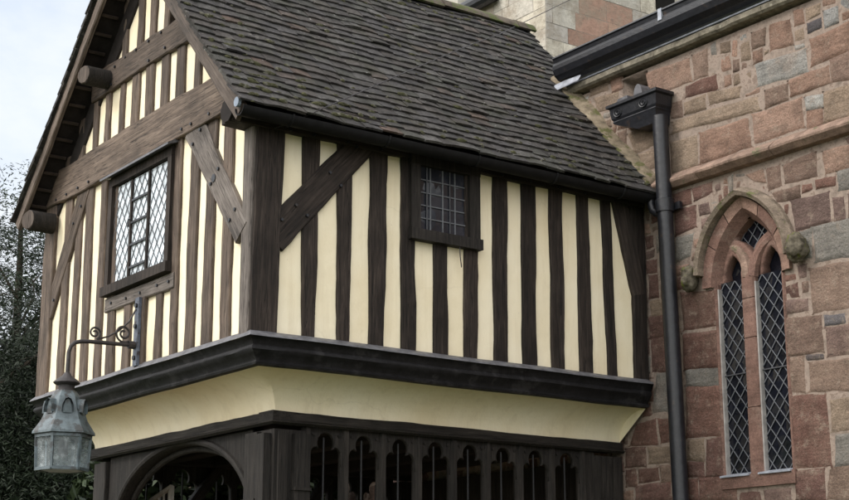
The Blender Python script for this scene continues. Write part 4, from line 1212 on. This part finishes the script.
# ================================================================== LANTERN
LN = thing('wall_lantern', 'verdigris hexagonal lantern hanging from a scrolled iron bracket on the gable', 'lantern', (-1.68, -.56, 3.4))
LX, LY = -1.68, -.555
bk = MB().box((LX-.034, -.035, 3.50), (LX+.034, -.012, 4.02)).build('back_plate', M['bluepaint'], LN)
mb = MB()
for z in (3.56, 3.80, 3.96): mb.tube([(LX, -.03, z), (LX, -.05, z)], .018, 8)
mb.build('bolt', M['iron'], bk)
arm = MB().tube([(LX, -.03, 3.655), (LX, -.40, 3.645), (LX, -.46, 3.64), (LX, -.51, 3.625), (LX, -.54, 3.595), (LX, -.553, 3.55), (LX, LY, 3.38)], .0155, 10).build('bracket_arm', M['rustiron'], LN, True)
def spiral(cy, cz, r0, turns, dirn, n=34, a0=0):
    return [V((LX, cy+dirn*r0*(1-.8*i/n)*math.cos(a0+turns*2*PI*i/n), cz+r0*(1-.8*i/n)*math.sin(a0+turns*2*PI*i/n))) for i in range(n+1)]
mb = MB()
mb.tube(spiral(-.36, 3.715, .05, 1.6, 1, a0=-1.2), .008, 6)
mb.tube(spiral(-.13, 3.735, .07, 1.7, -1, a0=-2.2), .009, 6)
mb.tube([(LX, -.33, 3.67), (LX, -.25, 3.70), (LX, -.17, 3.75), (LX, -.09, 3.83), (LX, -.04, 3.93)], .007, 6)
mb.tube([(LX, -.04, 3.655), (LX, -.09, 3.655)], .03, 8)
mb.build('scroll', M['rustiron'], arm)
def hexa(r, z, n=6, a0=.25): return [V((LX+r*math.cos(a0+2*PI*k/n), LY+r*math.sin(a0+2*PI*k/n), z)) for k in range(n)]
def loft(mb, secs, cap=True): return mb.sweep(lambda i: secs[i], len(secs), True, cap)
cap = MB(); loft(cap, [hexa(.02, 3.40, 12), hexa(.035, 3.375, 12), hexa(.085, 3.34, 12), hexa(.098, 3.325, 12), hexa(.09, 3.315, 12), hexa(.06, 3.305, 12), hexa(.055, 3.27, 12), hexa(.06, 3.262, 12)])
cap_ = cap.build('cap', M['rustiron'], LN); shade(cap_)
rfm = MB(); loft(rfm, [hexa(.075, 3.265), hexa(.105, 3.22), hexa(.13, 3.14), hexa(.165, 3.05), hexa(.222, 2.965), hexa(.224, 2.95), hexa(.20, 2.945)])
lr = rfm.build('roof', M['verdigris'], LN)
mb = MB()
for k in range(6):       # little open gablets on the roof faces
    am = .25+2*PI*(k+.5)/6; d = V((math.cos(am), math.sin(am), 0)); t = V((-d.y, d.x, 0)); c = V((LX, LY, 0))
    rr = [(-.045, 3.10), (-.04, 3.15), (-.022, 3.19), (0, 3.20), (.022, 3.19), (.04, 3.15), (.045, 3.10)]
    vs = [c+d*.155+t*a+V((0, 0, z)) for a, z in rr]+[c+d*.07+t*a*.9+V((0, 0, z+.008)) for a, z in rr]
    m = len(rr)
    mb.add(vs, [(i, i+1, i+1+m, i+m) for i in range(m-1)])
    mb.add([v+d*.001 for v in [c+d*.135+t*a*.7+V((0, 0, z-.008)) for a, z in rr]], [tuple(range(m))])
mb.build('roof_vent', M['verdigris'], lr)
zt_, zb_ = 2.945, 2.70; R1, R2 = .193, .182
hx, hb = hexa(R1, zt_), hexa(R2, zb_)
mb = MB()
for k in range(6):
    mb.bar(hx[k], hb[k], .018, .018, (hx[k]-V((LX, LY, zt_))).normalized())
    mb.bar(hb[k], hb[(k+1) % 6], .022, .022); mb.bar(hx[k]-V((0, 0, .012)), hx[(k+1) % 6]-V((0, 0, .012)), .02, .02)
mb.build('frame', M['verdigris'], LN)
for k in range(6):
    k2 = (k+1) % 6; i_ = .985; c = V((LX, LY, 0))
    q = [hx[k], hx[k2], hb[k2], hb[k]]
    vs = [V((c.x+(p.x-c.x)*f, c.y+(p.y-c.y)*f, p.z)) for f in (.985, .968) for p in q]
    MB().add(vs, [(0,1,2,3),(7,6,5,4),(0,4,5,1),(1,5,6,2),(2,6,7,3),(3,7,4,0)]).build('glass', M['lglass'], LN)
mb = MB(); loft(mb, [hexa(.03, 2.935, 10), hexa(.04, 2.85, 10), hexa(.035, 2.80, 10), hexa(.012, 2.785, 10)]); mb.build('lamp_holder', M['rustiron'], LN)
mb = MB(); loft(mb, [hexa(.178, 2.708), hexa(.15, 2.693), hexa(.14, 2.69)]); mb.build('base_plate', M['leadpale'], LN)

# ================================================================== CABLE
pts = [V((.03, .135, 4.93)), V((.14, .22, 4.965)), V((.296, .36, 5.045)), V((.19, .56, 5.17)), V((-.28, 1.41, 5.70)), V((-.98, 2.61, 6.44)), V((-1.30, 3.19, 6.78)), V((-3.335, 5.863, 8.501))]
cb = MB().tube(pts, .004, 6).build('cable', M['rustiron'])
tag(cb, 'thin grey cable running from the porch eaves across the tiles to the tower', 'cable')

# ================================================================== GATE in the porch
GT = thing('slatted_gate', 'pale slatted gate leaf with sloping top rail standing open inside the dark porch', 'gate', (-2.85, .77, .08))
ga, gb = V((-3.14, .76, 2.575)), V((-2.62, .78, 2.715))
MB().bar(ga, gb, .03, .03).build('top_rail', M['lime_light'], GT)
MB().bar(ga-V((0, 0, .22)), gb-V((0, 0, .22)), .05, .035).bar((ga.x, ga.y, .12), (gb.x, gb.y, .12), .05, .06).build('lower_rail', M['lime_light'], GT)
for i in range(6):
    p = ga.lerp(gb, (i+.5)/6)
    MB().bar(p, (p.x, p.y, .12), .014, .012).build('slat', M['lime_light'], GT)
for p in (ga, gb):
    MB().bar((p.x, p.y, p.z+.005), (p.x, p.y, .085), .03, .03).build('stile', M['lime_light'], GT)

# ================================================================== GROUND
def ground_mat():
    m, nt, b = new_mat('churchyard_grass')
    vec = objvec(nt); n = noise_n(nt, vec, .6, 8, .7); n2 = noise_n(nt, vec, 30, 4, .7)
    c = ramp(nt, n.outputs[0], [(.3, (.035, .055, .018)), (.7, (.07, .095, .03))]).outputs[0]
    c = mix(nt, .6, c, ramp(nt, n2.outputs[0], [(.3, g(.5)), (.7, g(1.5))]).outputs[0], 'MULTIPLY')
    nt.links.new(c, b.inputs['Base Color']); b.inputs['Roughness'].default_value = 1; bump(nt, b, n2.outputs[0], .8, .05); return m
gr = mesh('ground', [(-400, -400, -.01), (400, -400, -.01), (400, 400, -.01), (-400, 400, -.01)], [(0, 1, 2, 3)], ground_mat()); gr['kind'] = 'structure'
pth = MB()
yy = -14.0
while yy < .38:
    l = R.uniform(.6, .9); x = -3.0
    while x < -.6:
        w = min(R.uniform(.6, 1.0), -.55-x)
        pth.box((x+.006, yy+.006, -.05), (x+w-.006, yy+l-.006, .012+R.uniform(0, .006))); x += w
    yy += l
pth = pth.build('path', M['dressed_pale']); pth['kind'] = 'structure'

# ================================================================== TREES
def tree(name, label, cat, base, h, blobs, n, leaf, lm, bark, seed, trunk_r=.3, limbs=10, group=None, droop=.0, shape='leaf'):
    rr = random.Random(seed)
    T = thing(name, label, cat, base, group)
    b = V(base); mb = MB()
    tp = [b+V((.12*nz(seed, i*.3), .12*nz(seed, i*.3, 5), h*i/10)) for i in range(11)]
    mb.tube(tp, [trunk_r*(1-.92*i/10)+.02 for i in range(11)], 9)
    mb.build('trunk', bark, T, True)
    lb = MB()
    for i in range(limbs):
        bl = rr.choice(blobs); c = b+V(bl[0]); e = c+V((rr.uniform(-.8, .8)*bl[1], rr.uniform(-.8, .8)*bl[1], rr.uniform(-.6, .8)*bl[2]))
        f = min(.95, max(.1, (e.z-b.z-rr.uniform(.2, .35)*h*.5)/h)); s = tp[0].lerp(tp[-1], f)
        m1 = s.lerp(e, .4)+V((0, 0, .12*h*.3*rr.random())); r0 = trunk_r*(.34*(1-f)+.08)
        lb.tube([s, m1, s.lerp(e, .75)+V((rr.uniform(-.2, .2), rr.uniform(-.2, .2), .1)), e], [r0, r0*.7, r0*.4, r0*.12], 6)
        for q in range(5):
            st = m1.lerp(e, rr.random()); en = st+V((rr.gauss(0, .5), rr.gauss(0, .5), rr.gauss(.1, .4)))*bl[1]*.55
            lb.tube([st, st.lerp(en, .5)+V((0, 0, .04)), en], [r0*.28, r0*.18, .006], 4)
    lb.build('limb', bark, T)
    vs = []; fs = []; cl = []
    tot = sum(bl[1]*bl[1]*bl[2] for bl in blobs)
    for bl in blobs:
        k = int(n*bl[1]*bl[1]*bl[2]/tot); c = b+V(bl[0])
        nc = max(10, k//38)
        for q in range(nc):
            d = V((rr.gauss(0, 1), rr.gauss(0, 1), rr.gauss(0, 1))).normalized()
            rad_ = (rr.random()**.45)*(1+.35*nz(d.x*2, d.y*2, d.z*2+seed))
            cc = c+V((d.x*bl[1], d.y*bl[1], d.z*bl[2]))*rad_
            tone = rr.uniform(.1, .75); cs = rr.uniform(.5, 1.2)*bl[1]*.17
            for w in range(max(1, k//nc)):
                p = cc+V((rr.gauss(0, cs), rr.gauss(0, cs), rr.gauss(0, cs*.55)-droop*abs(rr.gauss(0, cs))))
                l = leaf*rr.uniform(.6, 1.4); a = V((rr.gauss(0, 1), rr.gauss(0, 1), rr.gauss(-.2-droop, .6))).normalized(); t = a.cross(V((rr.gauss(0, 1), rr.gauss(0, 1), rr.gauss(0, 1)))).normalized()
                wd = l*(.42 if shape == 'leaf' else .2); i0 = len(vs)
                vs += [p, p+a*l*.5+t*wd*.5, p+a*l, p+a*l*.5-t*wd*.5]; fs.append((i0, i0+1, i0+2, i0+3))
                cl.append(min(1, max(0, tone+rr.uniform(-.2, .25))))
    me = bpy.data.meshes.new('crown'); me.from_pydata([tuple(v) for v in vs], [], fs); me.update()
    at = me.attributes.new('leaf_colour', 'FLOAT', 'FACE'); at.data.foreach_set('value', cl)
    from_mesh('crown', me, lm, T)
    return T
BARK0 = plain('smooth_dark_bark', (.04, .034, .028), .95, 0, .4, 14, .6, .1)
LAUREL = leaf_mat('dark_laurel_leaves', (.006, .013, .006), (.035, .055, .02))
tree('screening_laurel', 'dark leafy laurel bush added outside the far side lights to hide the sunlit wall', 'bush', (-4.9, 2.2, 0), 2.6,
     [((0, 0, 1.3), .8, 1.1), ((.1, -.6, 2.3), .65, 1.0), ((-.1, .55, 2.6), .6, 1.0), ((0, .1, 3.3), .6, .8), ((.1, .95, 3.2), .4, .7), ((.6, 1.15, 2.9), .32, .9)], 30000, .13, LAUREL, BARK0, 31, .07, 8)  # bush added to block the bright church wall seen through the lights
bark = plain('grey_brown_bark', (.055, .045, .036), .95, 0, .4, 14, .8, .1)
yew = leaf_mat('dark_yew_needles', (.004, .008, .004), (.018, .030, .013))
pine = leaf_mat('grey_green_needles', (.010, .018, .010), (.038, .055, .032))
ash_ = leaf_mat('soft_green_leaves', (.018, .032, .010), (.065, .095, .03))
# dark yew filling the lower left, a thinner taller pine behind it
tree('yew_tree', 'dense dark yew tree low beside the lantern at the left edge', 'tree', (-15.2, 3.4, 0), 6.6,
     [((0, 0, 1.6), 2.4, 1.5), ((.3, 1.3, 3.0), 2.0, 1.6), ((-.3, .3, 4.6), 1.9, 1.6), ((.3, .9, 5.9), 1.2, 1.1), ((.2, -1.6, 2.6), 1.8, 1.6), ((0, 2.2, 4.2), 1.6, 1.4)], 200000, .10, yew, bark, 5, .32, 14, None, .3, 'needle')
tree('holly_tree', 'dark rounded holly tree standing right behind the yew', 'tree', (-18.2, 5.6, 0), 6.5,
     [((0, 0, 2.0), 2.6, 2.0), ((0, 1.2, 4.0), 2.2, 1.9), ((0, -1.0, 4.4), 2.0, 1.9), ((0, .6, 5.6), 1.7, 1.3)], 60000, .16, yew, bark, 8, .3, 10)
tree('pine_tree', 'tall thin-crowned pine with sky showing between its branches at upper left', 'tree', (-24.0, 7.3, 0), 11.0,
     [((0, 0, 10.2), 1.5, 1.6), ((.4, 1.2, 9.0), 1.6, 1.1), ((-.3, -1.2, 8.6), 1.7, 1.0), ((.3, .6, 7.0), 2.1, 1.2), ((0, -1.0, 6.0), 2.3, 1.4)], 50000, .12, pine, bark, 12, .26, 22, None, .1, 'needle')
tree('ash_tree', 'leafy green tree beyond the porch seen through its far side lights', 'tree', (-10.9, 6.2, 0), 5,
     [((0, 0, 2.8), 1.4, 1.4), ((.6, .6, 2.2), 1.3, 1.2), ((-.1, .5, 4.0), 1.1, 1.0)], 14000, .16, ash_, bark, 21, .2, 10)

# ================================================================== LIGHT, SKY, CAMERA
w = bpy.data.worlds.new('World'); C.world = w; w.use_nodes = True
nt = w.node_tree; nt.nodes.clear()
out = nt.nodes.new('ShaderNodeOutputWorld'); bg = nt.nodes.new('ShaderNodeBackground')
sky = nt.nodes.new('ShaderNodeTexSky'); sky.sky_type = 'NISHITA'; sky.sun_disc = False
SUN_EL, SUN_AZ = 42, 202            # degrees; azimuth clockwise from +Y
sky.sun_elevation = rad(SUN_EL); sky.sun_rotation = rad(SUN_AZ)
sky.air_density = 1.2; sky.dust_density = 2.0
tc = nt.nodes.new('ShaderNodeTexCoord')
mp = nt.nodes.new('ShaderNodeMapping'); mp.inputs['Scale'].default_value = (1.0, 1.0, 2.2); mp.inputs['Location'].default_value = (.3, .1, .2)
nt.links.new(tc.outputs['Generated'], mp.inputs['Vector'])
n = noise_n(nt, mp.outputs[0], 2.2, 9, .58, .25)
r = ramp(nt, n.outputs[0], [(.36, g(.45)), (.50, g(.85)), (.62, g(1))])
# broken overcast: glow placed off the sun, added to brighten the side wall
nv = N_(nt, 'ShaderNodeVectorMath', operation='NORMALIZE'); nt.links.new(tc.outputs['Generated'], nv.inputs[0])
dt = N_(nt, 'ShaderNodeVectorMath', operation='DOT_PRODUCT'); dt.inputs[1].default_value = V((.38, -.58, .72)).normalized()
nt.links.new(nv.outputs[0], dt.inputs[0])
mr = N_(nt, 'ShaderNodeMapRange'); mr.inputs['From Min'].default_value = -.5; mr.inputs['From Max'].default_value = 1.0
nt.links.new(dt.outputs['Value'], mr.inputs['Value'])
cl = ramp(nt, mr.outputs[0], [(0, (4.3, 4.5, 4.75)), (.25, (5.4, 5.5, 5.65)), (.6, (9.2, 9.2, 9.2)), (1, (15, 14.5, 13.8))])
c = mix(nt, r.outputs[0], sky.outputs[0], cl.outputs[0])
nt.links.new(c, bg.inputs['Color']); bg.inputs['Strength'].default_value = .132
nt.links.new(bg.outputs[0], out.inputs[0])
sl = bpy.data.lights.new('sun', 'SUN'); sl.energy = 1.4; sl.angle = rad(20); sl.color = (1, .95, .88)
so = bpy.data.objects.new('sun', sl); link(so)
dirv = V((math.sin(rad(SUN_AZ))*math.cos(rad(SUN_EL)), math.cos(rad(SUN_AZ))*math.cos(rad(SUN_EL)), math.sin(rad(SUN_EL))))
so.rotation_euler = dirv.to_track_quat('Z', 'Y').to_euler(); so.location = (0, -20, 30)

cam = bpy.data.cameras.new('camera'); co = bpy.data.objects.new('camera', cam); link(co)
cam.sensor_width = 36; cam.lens = 1504.26/849*36; cam.clip_end = 2000
co.location = (8.59467, -4.76274, 1.64315)
co.rotation_euler = (rad(90+13.8989), rad(0), rad(54.2461))
C.camera = co
vs_ = C.view_settings; vs_.view_transform = 'Standard'; vs_.look = 'None'; vs_.exposure = .68; vs_.gamma = 1
try: vs_.use_curve_mapping = False
except Exception: pass
